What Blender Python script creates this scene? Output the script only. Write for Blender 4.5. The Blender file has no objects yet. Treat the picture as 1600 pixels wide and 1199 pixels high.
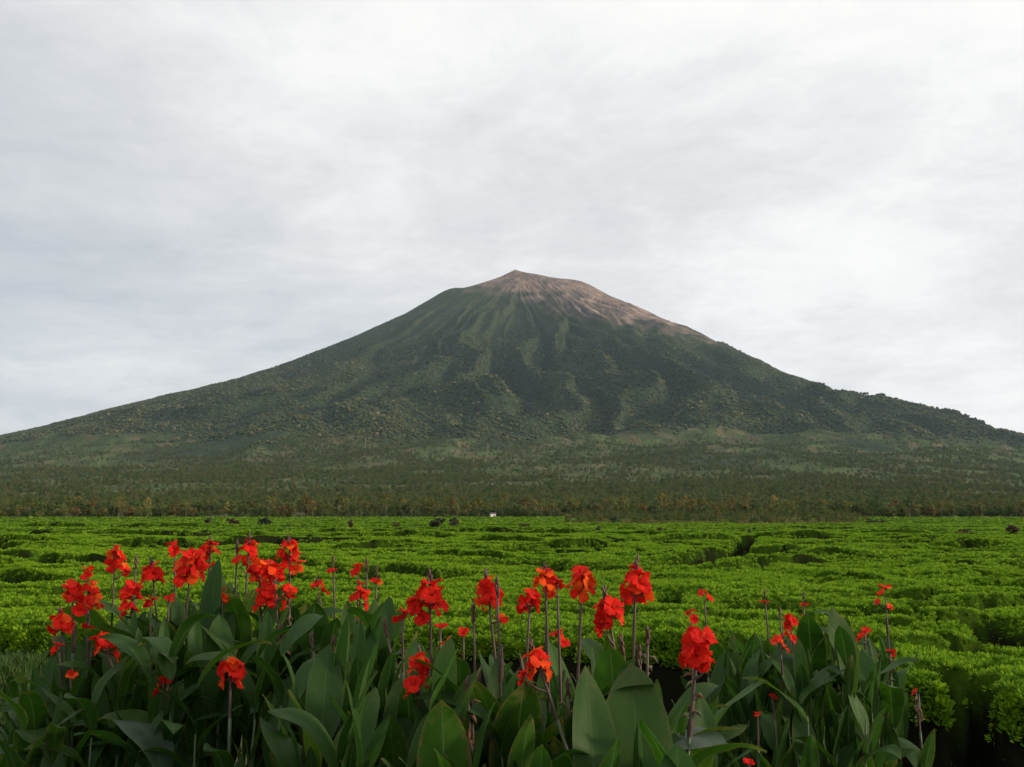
import bpy, math, random
import numpy as np
from mathutils import Vector, Euler, Matrix, Quaternion

random.seed(7); RNG = np.random.default_rng(11)
SC = bpy.context.scene
COL = SC.collection
PI = math.pi
R = math.radians

# ------------------------------------------------------------------ camera
FPX = 1555.0                       # focal length in photo pixels (1600 wide)
PITCH = math.atan(205.5 / FPX)
CAMZ = 1.9
cam_d = bpy.data.cameras.new('camera'); cam = bpy.data.objects.new('camera', cam_d); COL.objects.link(cam)
cam_d.sensor_width = 36; cam_d.lens = 36 * FPX / 1600; cam_d.clip_start = 0.05; cam_d.clip_end = 60000
cam.location = (0, 0, CAMZ); cam.rotation_euler = (PI / 2 + PITCH, 0, 0)
SC.camera = cam

# ------------------------------------------------------------------ sky and sun
SUN_EL, SUN_AZ = R(13), R(102)     # azimuth clockwise from +Y (view direction)
SUN = Vector((math.sin(SUN_AZ) * math.cos(SUN_EL), math.cos(SUN_AZ) * math.cos(SUN_EL), math.sin(SUN_EL)))
SKY_STRENGTH, CLOUD_STRENGTH, SUN_STRENGTH, EXPOSURE = 0.10, 1.10, 4.2, 0.0
CLOUD_SHIFT = (-14.2, 9.9)
w = bpy.data.worlds.new('World'); SC.world = w; w.use_nodes = True
nt = w.node_tree; nt.nodes.clear()


def node(t, kind, **kw):
    n = t.nodes.new(kind)
    for k, v in kw.items():
        if k == 'inp':
            for a, b in v.items():
                n.inputs[a].default_value = b
        else:
            setattr(n, k, v)
    return n


def ramp(t, stops, fac=None, interp='LINEAR'):
    n = t.nodes.new('ShaderNodeValToRGB'); cr = n.color_ramp; cr.interpolation = interp
    while len(cr.elements) < len(stops):
        cr.elements.new(0.5)
    for e, (p, c) in zip(cr.elements, stops):
        e.position = p; e.color = (*c, 1) if len(c) == 3 else c
    if fac is not None:
        t.links.new(fac, n.inputs[0])
    return n


def math_n(t, op, a, b=None, c=None, clamp=False):
    n = t.nodes.new('ShaderNodeMath'); n.operation = op; n.use_clamp = clamp
    for i, v in enumerate((a, b, c)):
        if v is None:
            continue
        if isinstance(v, (int, float)):
            n.inputs[i].default_value = v
        else:
            t.links.new(v, n.inputs[i])
    return n.outputs[0]


def mixc(t, fac, a, b, mode='MIX'):
    n = t.nodes.new('ShaderNodeMix'); n.data_type = 'RGBA'; n.blend_type = mode
    for sock, v in ((n.inputs[0], fac), (n.inputs[6], a), (n.inputs[7], b)):
        if isinstance(v, (int, float)):
            sock.default_value = v
        elif isinstance(v, tuple):
            sock.default_value = (*v, 1)
        else:
            t.links.new(v, sock)
    return n.outputs[2]


def noise(t, vec, scale, detail=4, rough=0.55, dist=0.0):
    n = t.nodes.new('ShaderNodeTexNoise')
    n.inputs['Scale'].default_value = scale; n.inputs['Detail'].default_value = detail
    n.inputs['Roughness'].default_value = rough; n.inputs['Distortion'].default_value = dist
    if vec is not None:
        t.links.new(vec, n.inputs['Vector'])
    return n.outputs[0]


sky = node(nt, 'ShaderNodeTexSky', sky_type='NISHITA', sun_disc=False, sun_elevation=SUN_EL, sun_rotation=SUN_AZ, altitude=1500)
bg_sky = node(nt, 'ShaderNodeBackground', inp={'Strength': SKY_STRENGTH}); nt.links.new(sky.outputs[0], bg_sky.inputs[0])
tc = node(nt, 'ShaderNodeTexCoord')
sep = node(nt, 'ShaderNodeSeparateXYZ'); nt.links.new(tc.outputs['Generated'], sep.inputs[0])
zz = math_n(nt, 'ADD', math_n(nt, 'MAXIMUM', sep.outputs[2], 0.0), 0.16)
comb = node(nt, 'ShaderNodeCombineXYZ')
nt.links.new(math_n(nt, 'DIVIDE', sep.outputs[0], zz), comb.inputs[0])
nt.links.new(math_n(nt, 'DIVIDE', sep.outputs[1], zz), comb.inputs[1])
cmap = node(nt, 'ShaderNodeMapping', inp={'Location': (CLOUD_SHIFT[0], CLOUD_SHIFT[1], 0.0)}); nt.links.new(comb.outputs[0], cmap.inputs[0])
n1 = noise(nt, cmap.outputs[0], 0.60, 10, 0.55, 0.4)
n2 = noise(nt, cmap.outputs[0], 3.4, 8, 0.6, 0.6)
n4 = noise(nt, cmap.outputs[0], 8.0, 8, 0.66, 1.6)
n3 = noise(nt, tc.outputs['Generated'], 2.0, 3, 0.5)
# clouds are brighter towards the veiled sun
dotn = node(nt, 'ShaderNodeVectorMath', operation='DOT_PRODUCT'); nt.links.new(tc.outputs['Generated'], dotn.inputs[0])
dotn.inputs[1].default_value = SUN
glow = math_n(nt, 'MULTIPLY_ADD', dotn.outputs['Value'], 0.30, 0.0)
dens = math_n(nt, 'MULTIPLY_ADD', n1, 1.15, math_n(nt, 'MULTIPLY_ADD', math_n(nt, 'MULTIPLY_ADD', n4, 0.34, math_n(nt, 'MULTIPLY', n2, 0.75)), 0.40, math_n(nt, 'MULTIPLY_ADD', n3, 0.25, glow)))
dens = math_n(nt, 'MULTIPLY_ADD', math_n(nt, 'SUBTRACT', dens, 0.93), 2.1, 0.60, clamp=True)
cl = ramp(nt, [(0.0, (0.54, 0.565, 0.60)), (0.30, (0.665, 0.68, 0.70)), (0.6, (0.81, 0.81, 0.81)), (0.85, (0.95, 0.94, 0.925)), (1.0, (1.0, 0.985, 0.96))], dens)
bg_cl = node(nt, 'ShaderNodeBackground', inp={'Strength': CLOUD_STRENGTH}); nt.links.new(cl.outputs[0], bg_cl.inputs[0])
mx = node(nt, 'ShaderNodeMixShader', inp={0: 0.93})
nt.links.new(bg_sky.outputs[0], mx.inputs[1]); nt.links.new(bg_cl.outputs[0], mx.inputs[2])
wo = node(nt, 'ShaderNodeOutputWorld'); nt.links.new(mx.outputs[0], wo.inputs[0])

sun_d = bpy.data.lights.new('sun', 'SUN'); sun_o = bpy.data.objects.new('sun', sun_d); COL.objects.link(sun_o)
sun_d.energy = SUN_STRENGTH; sun_d.angle = R(7); sun_d.color = (1.0, 0.80, 0.60)
sun_o.rotation_euler = SUN.to_track_quat('Z', 'Y').to_euler(); sun_o.location = SUN * 100

vs = SC.view_settings
vs.view_transform = 'Standard'; vs.look = 'None'; vs.exposure = EXPOSURE; vs.gamma = 1.0; vs.use_curve_mapping = False
SC.render.engine = 'CYCLES'
SC.cycles.max_bounces = 5; SC.cycles.diffuse_bounces = 2; SC.cycles.glossy_bounces = 2; SC.cycles.transmission_bounces = 3
SC.cycles.volume_bounces = 0; SC.cycles.transparent_max_bounces = 8
SC.cycles.use_denoising = True; SC.cycles.use_adaptive_sampling = True; SC.cycles.adaptive_threshold = 0.02

# ------------------------------------------------------------------ helpers


def at(px, py, Y):
    """point at depth Y on the line of sight through photo pixel (px, py)"""
    tx, ty = (px - 800) / FPX, (599.5 - py) / FPX
    d = Vector((tx, math.cos(PITCH) - ty * math.sin(PITCH), math.sin(PITCH) + ty * math.cos(PITCH)))
    return Vector((0, 0, CAMZ)) + d * (Y / d.y)


def _h(ix, iy, s):
    n = (ix.astype(np.int64) * 374761393 + iy.astype(np.int64) * 668265263 + s * 1442695041) & 0xFFFFFFFF
    n = ((n ^ (n >> 13)) * 1274126177) & 0xFFFFFFFF
    n = ((n ^ (n >> 16)) * 2246822519) & 0xFFFFFFFF
    return ((n ^ (n >> 15)) & 0xFFFFFF) / float(0xFFFFFF)


def vn(x, y, s=0):
    x = np.asarray(x, float); y = np.asarray(y, float)
    ix = np.floor(x); iy = np.floor(y); fx = x - ix; fy = y - iy
    ux = fx * fx * fx * (fx * (fx * 6 - 15) + 10); uy = fy * fy * fy * (fy * (fy * 6 - 15) + 10)
    a = _h(ix, iy, s); b = _h(ix + 1, iy, s); c = _h(ix, iy + 1, s); d = _h(ix + 1, iy + 1, s)
    return (a + (b - a) * ux) * (1 - uy) + (c + (d - c) * ux) * uy


def fbm(x, y, o=4, s=0, g=0.5):
    t = 0.0; a = 1.0; n = 0.0
    for i in range(o):
        t = t + a * vn(x * 2 ** i + 17.3 * i, y * 2 ** i - 9.1 * i, s + i); n += a; a *= g
    return t / n


def ridged(x, y, o=3, s=0):
    t = 0.0; a = 1.0; n = 0.0
    for i in range(o):
        t = t + a * (1 - np.abs(2 * vn(x * 2 ** i + 5.7 * i, y * 2 ** i, s + i) - 1)); n += a; a *= 0.5
    return t / n


def sst(a, b, x):
    t = np.clip((x - a) / (b - a), 0, 1); return t * t * (3 - 2 * t)


def worley(x, y, s=0, jit=0.85, ids=False):
    ix = np.floor(x); iy = np.floor(y)
    hid = np.zeros(np.shape(x)); f1 = np.full(np.shape(x), 9.0); f2 = np.full(np.shape(x), 9.0)
    for ox in (-1, 0, 1):
        for oy in (-1, 0, 1):
            cx = ix + ox; cy = iy + oy
            px = cx + 0.5 + jit * (_h(cx, cy, s) - 0.5); py = cy + 0.5 + jit * (_h(cx, cy, s + 7) - 0.5)
            d = np.hypot(x - px, y - py)
            hid = np.where(d < f1, _h(cx, cy, s + 3), hid) if ids else hid
            f2 = np.where(d < f1, f1, np.minimum(f2, d)); f1 = np.minimum(f1, d)
    return (f1, f2, hid) if ids else (f1, f2)


def mk_mesh(name, V, F, mats, uv=None, smooth=True, midx=None, attrs=None):
    me = bpy.data.meshes.new(name)
    V = np.asarray(V, np.float32)
    if isinstance(F, np.ndarray):
        k = F.shape[1]; nf = len(F)
        me.vertices.add(len(V)); me.vertices.foreach_set('co', V.ravel())
        me.loops.add(nf * k); me.loops.foreach_set('vertex_index', F.astype(np.int32).ravel())
        me.polygons.add(nf); me.polygons.foreach_set('loop_start', np.arange(0, nf * k, k, dtype=np.int32))
        me.update(calc_edges=True)
    else:
        me.from_pydata([tuple(v) for v in V], [], F)
    for m in (mats if isinstance(mats, (list, tuple)) else [mats]):
        me.materials.append(m)
    if smooth:
        me.polygons.foreach_set('use_smooth', np.ones(len(me.polygons), bool))
    if midx is not None:
        me.polygons.foreach_set('material_index', np.asarray(midx, np.int32))
    if uv is not None:
        li = np.empty(len(me.loops), np.int32); me.loops.foreach_get('vertex_index', li)
        l = me.uv_layers.new(name='UVMap'); l.data.foreach_set('uv', np.asarray(uv, np.float32)[li].ravel())
    for n_, v_ in (attrs or {}).items():
        a = me.attributes.new(n_, 'FLOAT', 'POINT'); a.data.foreach_set('value', np.asarray(v_, np.float32).ravel())
    me.update()
    return me


def link(name, data, parent=None, loc=(0, 0, 0), rot=(0, 0, 0), scl=(1, 1, 1), label=None, cat=None, group=None, kind=None):
    o = bpy.data.objects.new(name, data); COL.objects.link(o)
    o.location = loc; o.rotation_euler = rot; o.scale = scl
    if parent is not None:
        o.parent = parent
    if label: o['label'] = label
    if cat: o['category'] = cat
    if group: o['group'] = group
    if kind: o['kind'] = kind
    return o


def grid_faces(nr, nc):
    i = np.arange((nr - 1) * (nc - 1)); r = i // (nc - 1); c = i % (nc - 1)
    a = r * nc + c
    return np.stack([a, a + 1, a + nc + 1, a + nc], 1)


def tube(pts, radii, n=7, cap=True):
    """tapered tube along points -> verts, faces"""
    V = []; F = []
    pts = [Vector(p) for p in pts]
    up = Vector((0.31, 0.17, 0.2)).normalized()
    for i, p in enumerate(pts):
        t = (pts[min(i + 1, len(pts) - 1)] - pts[max(i - 1, 0)]).normalized()
        a = t.cross(up).normalized(); b = t.cross(a)
        for k in range(n):
            th = 2 * PI * k / n
            V.append(p + (a * math.cos(th) + b * math.sin(th)) * radii[i])
    for i in range(len(pts) - 1):
        for k in range(n):
            F.append((i * n + k, i * n + (k + 1) % n, (i + 1) * n + (k + 1) % n, (i + 1) * n + k))
    if cap:
        F.append(tuple(range((len(pts) - 1) * n, len(pts) * n)))
    return V, F


def join(parts):
    V = []; F = []; M = []
    for v, f, m in parts:
        o = len(V); V += [tuple(x) for x in v]; F += [tuple(i + o for i in q) for q in f]; M += [m] * len(f)
    return V, F, M


def scatter(name, pts, rots, scl, idx, sources, **tags):
    """one 'stuff' object whose points carry instances of the source meshes"""
    sc = bpy.data.collections.new(name + '_kinds')
    for i, m in enumerate(sources):
        sc.objects.link(bpy.data.objects.new('%s_kind_%02d' % (name, i), m))
    me = bpy.data.meshes.new(name)
    n = len(pts)
    me.vertices.add(n); me.vertices.foreach_set('co', np.asarray(pts, np.float32).ravel())
    a = me.attributes.new('rot', 'FLOAT_VECTOR', 'POINT'); a.data.foreach_set('vector', np.asarray(rots, np.float32).ravel())
    a = me.attributes.new('scl', 'FLOAT_VECTOR', 'POINT')
    scl = np.asarray(scl, np.float32)
    if scl.ndim == 1:
        scl = np.repeat(scl[:, None], 3, 1)
    a.data.foreach_set('vector', scl.ravel())
    a = me.attributes.new('idx', 'INT', 'POINT'); a.data.foreach_set('value', np.asarray(idx, np.int32))
    me.update()
    o = link(name, me, **tags)
    g = bpy.data.node_groups.new(name + '_scatter', 'GeometryNodeTree')
    g.interface.new_socket('Geometry', in_out='INPUT', socket_type='NodeSocketGeometry')
    g.interface.new_socket('Geometry', in_out='OUTPUT', socket_type='NodeSocketGeometry')
    gi = g.nodes.new('NodeGroupInput'); go = g.nodes.new('NodeGroupOutput')
    ci = g.nodes.new('GeometryNodeCollectionInfo'); ci.inputs[0].default_value = sc
    ci.inputs['Separate Children'].default_value = True; ci.inputs['Reset Children'].default_value = True
    ip = g.nodes.new('GeometryNodeInstanceOnPoints'); ip.inputs['Pick Instance'].default_value = True
    def na(nm, ty):
        k = g.nodes.new('GeometryNodeInputNamedAttribute'); k.data_type = ty; k.inputs[0].default_value = nm
        return [s for s in k.outputs if s.enabled and s.name == 'Attribute'][0]
    er = g.nodes.new('FunctionNodeEulerToRotation')
    L = g.links.new
    L(gi.outputs[0], ip.inputs['Points']); L(ci.outputs[0], ip.inputs['Instance'])
    L(na('idx', 'INT'), ip.inputs['Instance Index'])
    L(na('rot', 'FLOAT_VECTOR'), er.inputs[0]); L(er.outputs[0], ip.inputs['Rotation'])
    L(na('scl', 'FLOAT_VECTOR'), ip.inputs['Scale'])
    L(ip.outputs[0], go.inputs[0])
    md = o.modifiers.new('scatter', 'NODES'); md.node_group = g
    return o


# ------------------------------------------------------------------ materials


def new_mat(name):
    m = bpy.data.materials.new(name); m.use_nodes = True
    t = m.node_tree; t.nodes.clear()
    out = t.nodes.new('ShaderNodeOutputMaterial')
    b = t.nodes.new('ShaderNodeBsdfPrincipled')
    t.links.new(b.outputs[0], out.inputs[0])
    return m, t, b, out


def plain(name, col, rough=0.6, var=0.25, scale=30.0, spec=0.4, bump=0.0):
    m, t, b, out = new_mat(name)
    tcn = t.nodes.new('ShaderNodeTexCoord')
    n = noise(t, tcn.outputs['Object'], scale, 4)
    c = ramp(t, [(0.25, tuple(x * (1 - var) for x in col)), (0.75, tuple(min(1, x * (1 + var)) for x in col))], n)
    t.links.new(c.outputs[0], b.inputs['Base Color'])
    b.inputs['Roughness'].default_value = rough; b.inputs['Specular IOR Level'].default_value = spec
    if bump:
        bn = t.nodes.new('ShaderNodeBump'); bn.inputs['Strength'].default_value = bump
        t.links.new(n, bn.inputs['Height']); t.links.new(bn.outputs[0], b.inputs['Normal'])
    return m


def add_translucent(t, b, out, col, fac):
    tr = t.nodes.new('ShaderNodeBsdfTranslucent')
    if isinstance(col, tuple):
        tr.inputs[0].default_value = (*col, 1)
    else:
        t.links.new(col, tr.inputs[0])
    ms = t.nodes.new('ShaderNodeMixShader'); ms.inputs[0].default_value = fac
    t.links.new(b.outputs[0], ms.inputs[1]); t.links.new(tr.outputs[0], ms.inputs[2]); t.links.new(ms.outputs[0], out.inputs[0])


def foliage_mat(name, stops, rough=0.6, transl=0.2, attr=None, spec=0.3):
    """leaf colour picked by the instance's random number, varied by a fine noise"""
    m, t, b, out = new_mat(name)
    oi = t.nodes.new('ShaderNodeObjectInfo')
    c = ramp(t, stops, oi.outputs['Random'])
    gm = t.nodes.new('ShaderNodeTexCoord')
    n = noise(t, gm.outputs['Object'], 1.3, 2)
    col = mixc(t, 1.0, c.outputs[0], ramp(t, [(0.3, (0.72, 0.72, 0.72)), (0.7, (1.25, 1.2, 1.1))], n).outputs[0], 'MULTIPLY')
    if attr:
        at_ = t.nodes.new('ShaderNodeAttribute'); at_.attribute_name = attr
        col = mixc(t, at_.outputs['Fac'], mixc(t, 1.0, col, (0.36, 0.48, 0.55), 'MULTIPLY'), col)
    t.links.new(col, b.inputs['Base Color']); b.inputs['Roughness'].default_value = rough
    b.inputs['Specular IOR Level'].default_value = spec
    if transl:
        add_translucent(t, b, out, col, transl)
    return m


M = {}


def build_materials():
    # soil
    m, t, b, out = new_mat('soil')
    g = t.nodes.new('ShaderNodeNewGeometry')
    n = noise(t, g.outputs['Position'], 2.2, 8, 0.65)
    nb = noise(t, g.outputs['Position'], 0.02, 4)
    near = ramp(t, [(0.3, (0.016, 0.012, 0.008)), (0.55, (0.034, 0.026, 0.018)), (0.8, (0.055, 0.046, 0.03))], n)
    t.links.new(mixc(t, ramp(t, [(0.45, (0, 0, 0)), (0.6, (1, 1, 1))], nb).outputs[0], near.outputs[0], (0.04, 0.05, 0.018)), b.inputs['Base Color'])
    b.inputs['Roughness'].default_value = 0.95
    bn = t.nodes.new('ShaderNodeBump'); bn.inputs['Strength'].default_value = 0.5; bn.inputs['Distance'].default_value = 0.04
    t.links.new(n, bn.inputs['Height']); t.links.new(bn.outputs[0], b.inputs['Normal'])
    M['soil'] = m
    # mountain
    m, t, b, out = new_mat('mountain_slope')
    g = t.nodes.new('ShaderNodeNewGeometry'); P = g.outputs['Position']
    def attr(nm):
        a = t.nodes.new('ShaderNodeAttribute'); a.attribute_name = nm; return a.outputs['Fac']
    sm = t.nodes.new('ShaderNodeMapping'); sm.inputs['Scale'].default_value = (1, 1, 1); t.links.new(P, sm.inputs[0])
    nf = noise(t, P, 0.012, 7, 0.65)
    nfine = noise(t, P, 0.05, 6, 0.7)
    forest = ramp(t, [(0.3, (0.018, 0.033, 0.016)), (0.6, (0.036, 0.052, 0.022)), (0.85, (0.065, 0.075, 0.03))], nfine)
    grass = ramp(t, [(0.3, (0.026, 0.040, 0.019)), (0.55, (0.046, 0.056, 0.025)), (0.8, (0.10, 0.085, 0.044))], nf)
    rockn = math_n(t, 'MULTIPLY_ADD', attr('streak'), 1.0, math_n(t, 'MULTIPLY_ADD', nf, 0.9, -0.50))
    rock = ramp(t, [(0.2, (0.075, 0.064, 0.058)), (0.42, (0.15, 0.115, 0.098)), (0.62, (0.25, 0.18, 0.14)), (0.85, (0.38, 0.265, 0.195))], rockn)
    vo = t.nodes.new('ShaderNodeTexVoronoi'); vo.inputs['Scale'].default_value = 0.019; vo.inputs['Randomness'].default_value = 0.9
    mp = t.nodes.new('ShaderNodeMapping'); mp.inputs['Scale'].default_value = (1.0, 0.55, 0.0); t.links.new(P, mp.inputs[0]); t.links.new(mp.outputs[0], vo.inputs['Vector'])
    sepc = t.nodes.new('ShaderNodeSeparateColor'); t.links.new(vo.outputs['Color'], sepc.inputs[0])
    farm = ramp(t, [(0.0, (0.035, 0.058, 0.018)), (0.28, (0.075, 0.12, 0.032)), (0.45, (0.05, 0.065, 0.025)), (0.6, (0.10, 0.135, 0.045)), (0.74, (0.13, 0.095, 0.055)), (0.84, (0.07, 0.08, 0.03)), (0.95, (0.2, 0.15, 0.09))], sepc.outputs[0], 'CONSTANT')
    farmc0 = mixc(t, 0.45, farm.outputs[0], (0.062, 0.082, 0.03))
    farmc = mixc(t, 1.0, farmc0, ramp(t, [(0.3, (0.6, 0.65, 0.6)), (0.7, (1.2, 1.15, 1.1))], nfine).outputs[0], 'MULTIPLY')
    c = mixc(t, attr('alpine'), forest.outputs[0], grass.outputs[0])
    c = mixc(t, attr('farm'), c, farmc)
    c = mixc(t, attr('rock'), c, rock.outputs[0])
    t.links.new(c, b.inputs['Base Color']); b.inputs['Roughness'].default_value = 0.95; b.inputs['Specular IOR Level'].default_value = 0.1
    bn = t.nodes.new('ShaderNodeBump'); bn.inputs['Strength'].default_value = 0.6; bn.inputs['Distance'].default_value = 14
    t.links.new(nfine, bn.inputs['Height']); t.links.new(bn.outputs[0], b.inputs['Normal'])
    M['mountain'] = m
    # tea canopy
    m, t, b, out = new_mat('tea_canopy')
    g = t.nodes.new('ShaderNodeNewGeometry'); P = g.outputs['Position']
    ga = t.nodes.new('ShaderNodeAttribute'); ga.attribute_name = 'gap'
    sc_ = t.nodes.new('ShaderNodeAttribute'); sc_.attribute_name = 'scrub'
    nn = noise(t, P, 9.0, 4, 0.7); nl = noise(t, P, 0.12, 4, 0.6)
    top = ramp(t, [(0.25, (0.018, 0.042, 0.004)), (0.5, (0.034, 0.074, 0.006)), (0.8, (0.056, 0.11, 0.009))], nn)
    c = mixc(t, 1.0, top.outputs[0], ramp(t, [(0.3, (0.8, 0.85, 0.9)), (0.7, (1.22, 1.12, 0.9))], nl).outputs[0], 'MULTIPLY')
    c = mixc(t, sc_.outputs['Fac'], c, ramp(t, [(0.3, (0.05, 0.055, 0.022)), (0.7, (0.11, 0.085, 0.04))], nn).outputs[0])
    c = mixc(t, ga.outputs['Fac'], c, (0.010, 0.010, 0.006))  # near-black twigs and soil, with the shade of gaps and sides painted in
    t.links.new(c, b.inputs['Base Color']); b.inputs['Roughness'].default_value = 1.0; b.inputs['Specular IOR Level'].default_value = 0.0
    bn = t.nodes.new('ShaderNodeBump'); bn.inputs['Strength'].default_value = 0.8; bn.inputs['Distance'].default_value = 0.06
    t.links.new(nn, bn.inputs['Height']); t.links.new(bn.outputs[0], b.inputs['Normal'])
    M['tea_canopy'] = m
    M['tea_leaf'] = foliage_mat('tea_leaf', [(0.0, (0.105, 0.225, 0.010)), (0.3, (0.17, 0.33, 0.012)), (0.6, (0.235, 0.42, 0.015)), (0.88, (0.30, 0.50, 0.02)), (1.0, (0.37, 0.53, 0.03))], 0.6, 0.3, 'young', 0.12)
    # crowns
    M['forest'] = foliage_mat('forest_crown', [(0.0, (0.021, 0.035, 0.017)), (0.5, (0.043, 0.058, 0.020)), (0.9, (0.080, 0.086, 0.027)), (0.98, (0.12, 0.112, 0.04)), (1.0, (0.20, 0.165, 0.09))], 0.8, 0.0, None, 0.15)
    M['bush'] = foliage_mat('bush_crown', [(0.0, (0.050, 0.095, 0.030)), (0.4, (0.094, 0.142, 0.040)), (0.72, (0.14, 0.175, 0.054)), (0.95, (0.165, 0.145, 0.056)), (1.0, (0.085, 0.15, 0.042))], 0.8, 0.35, None, 0.15)
    M['crown_olive'] = foliage_mat('crown_olive', [(0.0, (0.112, 0.124, 0.034)), (1.0, (0.188, 0.206, 0.056))], 0.8, 0.35, None, 0.1)
    M['crown_rust'] = foliage_mat('crown_rust', [(0.0, (0.125, 0.098, 0.036)), (1.0, (0.205, 0.14, 0.05))], 0.8, 0.35, None, 0.1)
    M['crown_dark'] = foliage_mat('crown_dark', [(0.0, (0.056, 0.083, 0.026)), (1.0, (0.094, 0.138, 0.044))], 0.8, 0.35, None, 0.1)
    M['crown_yellow'] = foliage_mat('crown_yellow', [(0.0, (0.188, 0.158, 0.045)), (1.0, (0.312, 0.263, 0.075))], 0.8, 0.35, None, 0.1)
    M['bark_pale'] = plain('bark_pale', (0.26, 0.22, 0.17), 0.9, 0.3, 2.0)
    M['bark'] = plain('bark', (0.085, 0.066, 0.05), 0.9, 0.3, 2.0)
    M['shrub_dark'] = plain('shrub_dark', (0.045, 0.055, 0.026), 0.8, 0.4, 3.0)
    M['shrub_red'] = plain('shrub_red', (0.075, 0.040, 0.022), 0.8, 0.4, 3.0)
    M['shrub_green'] = plain('shrub_green', (0.040, 0.060, 0.022), 0.8, 0.4, 3.0)
    M['white_paint'] = plain('white_paint', (0.75, 0.75, 0.73), 0.6, 0.08, 2.0)
    M['roof_dark'] = plain('roof_dark', (0.10, 0.085, 0.075), 0.7, 0.2, 3.0)
    M['pale_cloth'] = plain('pale_cloth', (0.55, 0.52, 0.45), 0.8, 0.15, 6.0)
    # canna leaf
    for nm, base, under in (('canna_leaf', (0.025, 0.064, 0.013), (0.033, 0.074, 0.020)), ('canna_leaf_young', (0.036, 0.092, 0.016), (0.045, 0.10, 0.025)), ('canna_leaf_painted_sheen', (0.055, 0.085, 0.058), (0.045, 0.08, 0.045))):  # last kind: sheen painted in as a paler, greyer base
        m, t, b, out = new_mat(nm)
        uv = t.nodes.new('ShaderNodeUVMap'); su = t.nodes.new('ShaderNodeSeparateXYZ'); t.links.new(uv.outputs[0], su.inputs[0])
        au = math_n(t, 'ABSOLUTE', math_n(t, 'SUBTRACT', su.outputs[0], 0.5))
        vein = math_n(t, 'SINE', math_n(t, 'MULTIPLY', math_n(t, 'SUBTRACT', su.outputs[1], math_n(t, 'MULTIPLY', au, 0.75)), 210.0))
        rib = math_n(t, 'SUBTRACT', 1.0, math_n(t, 'MULTIPLY', au, 34.0), clamp=True)
        oi = t.nodes.new('ShaderNodeObjectInfo'); tcn = t.nodes.new('ShaderNodeTexCoord')
        nn = noise(t, tcn.outputs['Object'], 7.0, 5, 0.6)
        tint = ramp(t, [(0.0, (0.62, 0.66, 0.70)), (0.5, (1.0, 1.0, 0.95)), (0.9, (1.35, 1.25, 0.95)), (1.0, (2.0, 1.55, 0.7))], oi.outputs['Random'])
        col = mixc(t, 1.0, base, tint.outputs[0], 'MULTIPLY')
        col = mixc(t, 1.0, col, ramp(t, [(0.3, (0.78, 0.8, 0.82)), (0.7, (1.18, 1.15, 1.1))], nn).outputs[0], 'MULTIPLY')
        col = mixc(t, math_n(t, 'MULTIPLY', math_n(t, 'MULTIPLY_ADD', vein, 0.16, 0.0, clamp=True), nn), col, tuple(x * 1.7 for x in base))
        # thin reddish-pale rim and pale midrib
        rim = math_n(t, 'MULTIPLY', math_n(t, 'SUBTRACT', au, 0.468), 40.0, clamp=True)
        col = mixc(t, math_n(t, 'MULTIPLY', rim, 0.55), col, (0.16, 0.13, 0.08))
        col = mixc(t, math_n(t, 'MULTIPLY', rib, 0.55), col, (0.15, 0.20, 0.09))
        # browned, dried patches at the margins and tip of some leaves
        nb = noise(t, tcn.outputs['Object'], 16.0, 5, 0.7)
        edg = math_n(t, 'MAXIMUM', math_n(t, 'MULTIPLY', au, 2.0), su.outputs[1])
        dm = math_n(t, 'ADD', math_n(t, 'ADD', edg, math_n(t, 'MULTIPLY', nb, 0.9)), math_n(t, 'MULTIPLY', oi.outputs['Random'], 0.42))
        dm = math_n(t, 'MULTIPLY', math_n(t, 'SUBTRACT', dm, 1.62), 6.0, clamp=True)
        col = mixc(t, math_n(t, 'MULTIPLY', dm, 0.75), col, (0.16, 0.12, 0.05))
        geo = t.nodes.new('ShaderNodeNewGeometry')
        col = mixc(t, math_n(t, 'MULTIPLY', geo.outputs['Backfacing'], 0.7), col, under)
        t.links.new(col, b.inputs['Base Color'])
        rg = ramp(t, [(0.3, (0.42, 0.42, 0.42)), (0.7, (0.62, 0.62, 0.62))], nn); t.links.new(rg.outputs[0], b.inputs['Roughness'])
        b.inputs['Specular IOR Level'].default_value = 0.5 if 'sheen' in nm else 0.11
        bn = t.nodes.new('ShaderNodeBump'); bn.inputs['Strength'].default_value = 0.35; bn.inputs['Distance'].default_value = 0.004
        t.links.new(math_n(t, 'ADD', math_n(t, 'MULTIPLY', vein, 0.04), math_n(t, 'MULTIPLY', nn, 2.0)), bn.inputs['Height']); t.links.new(bn.outputs[0], b.inputs['Normal'])
        add_translucent(t, b, out, mixc(t, 1.0, col, (1.6, 2.1, 0.6), 'MULTIPLY'), 0.28)
        M[nm] = m
    for nm, c0, c1 in (('petal_red', (0.58, 0.010, 0.008), (0.84, 0.026, 0.009)), ('petal_orange', (0.80, 0.035, 0.010), (0.95, 0.17, 0.012))):
        m, t, b, out = new_mat(nm)
        uv = t.nodes.new('ShaderNodeUVMap'); su = t.nodes.new('ShaderNodeSeparateXYZ'); t.links.new(uv.outputs[0], su.inputs[0])
        oi = t.nodes.new('ShaderNodeObjectInfo'); tcn = t.nodes.new('ShaderNodeTexCoord')
        nn = noise(t, tcn.outputs['Object'], 5.0, 4, 0.6)
        f = math_n(t, 'ADD', math_n(t, 'MULTIPLY', nn, 0.7), math_n(t, 'MULTIPLY_ADD', oi.outputs['Random'], 0.6, -0.25), clamp=True)
        col = mixc(t, f, c0, c1)
        t.links.new(col, b.inputs['Base Color']); b.inputs['Roughness'].default_value = 0.6; b.inputs['Specular IOR Level'].default_value = 0.1
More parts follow.
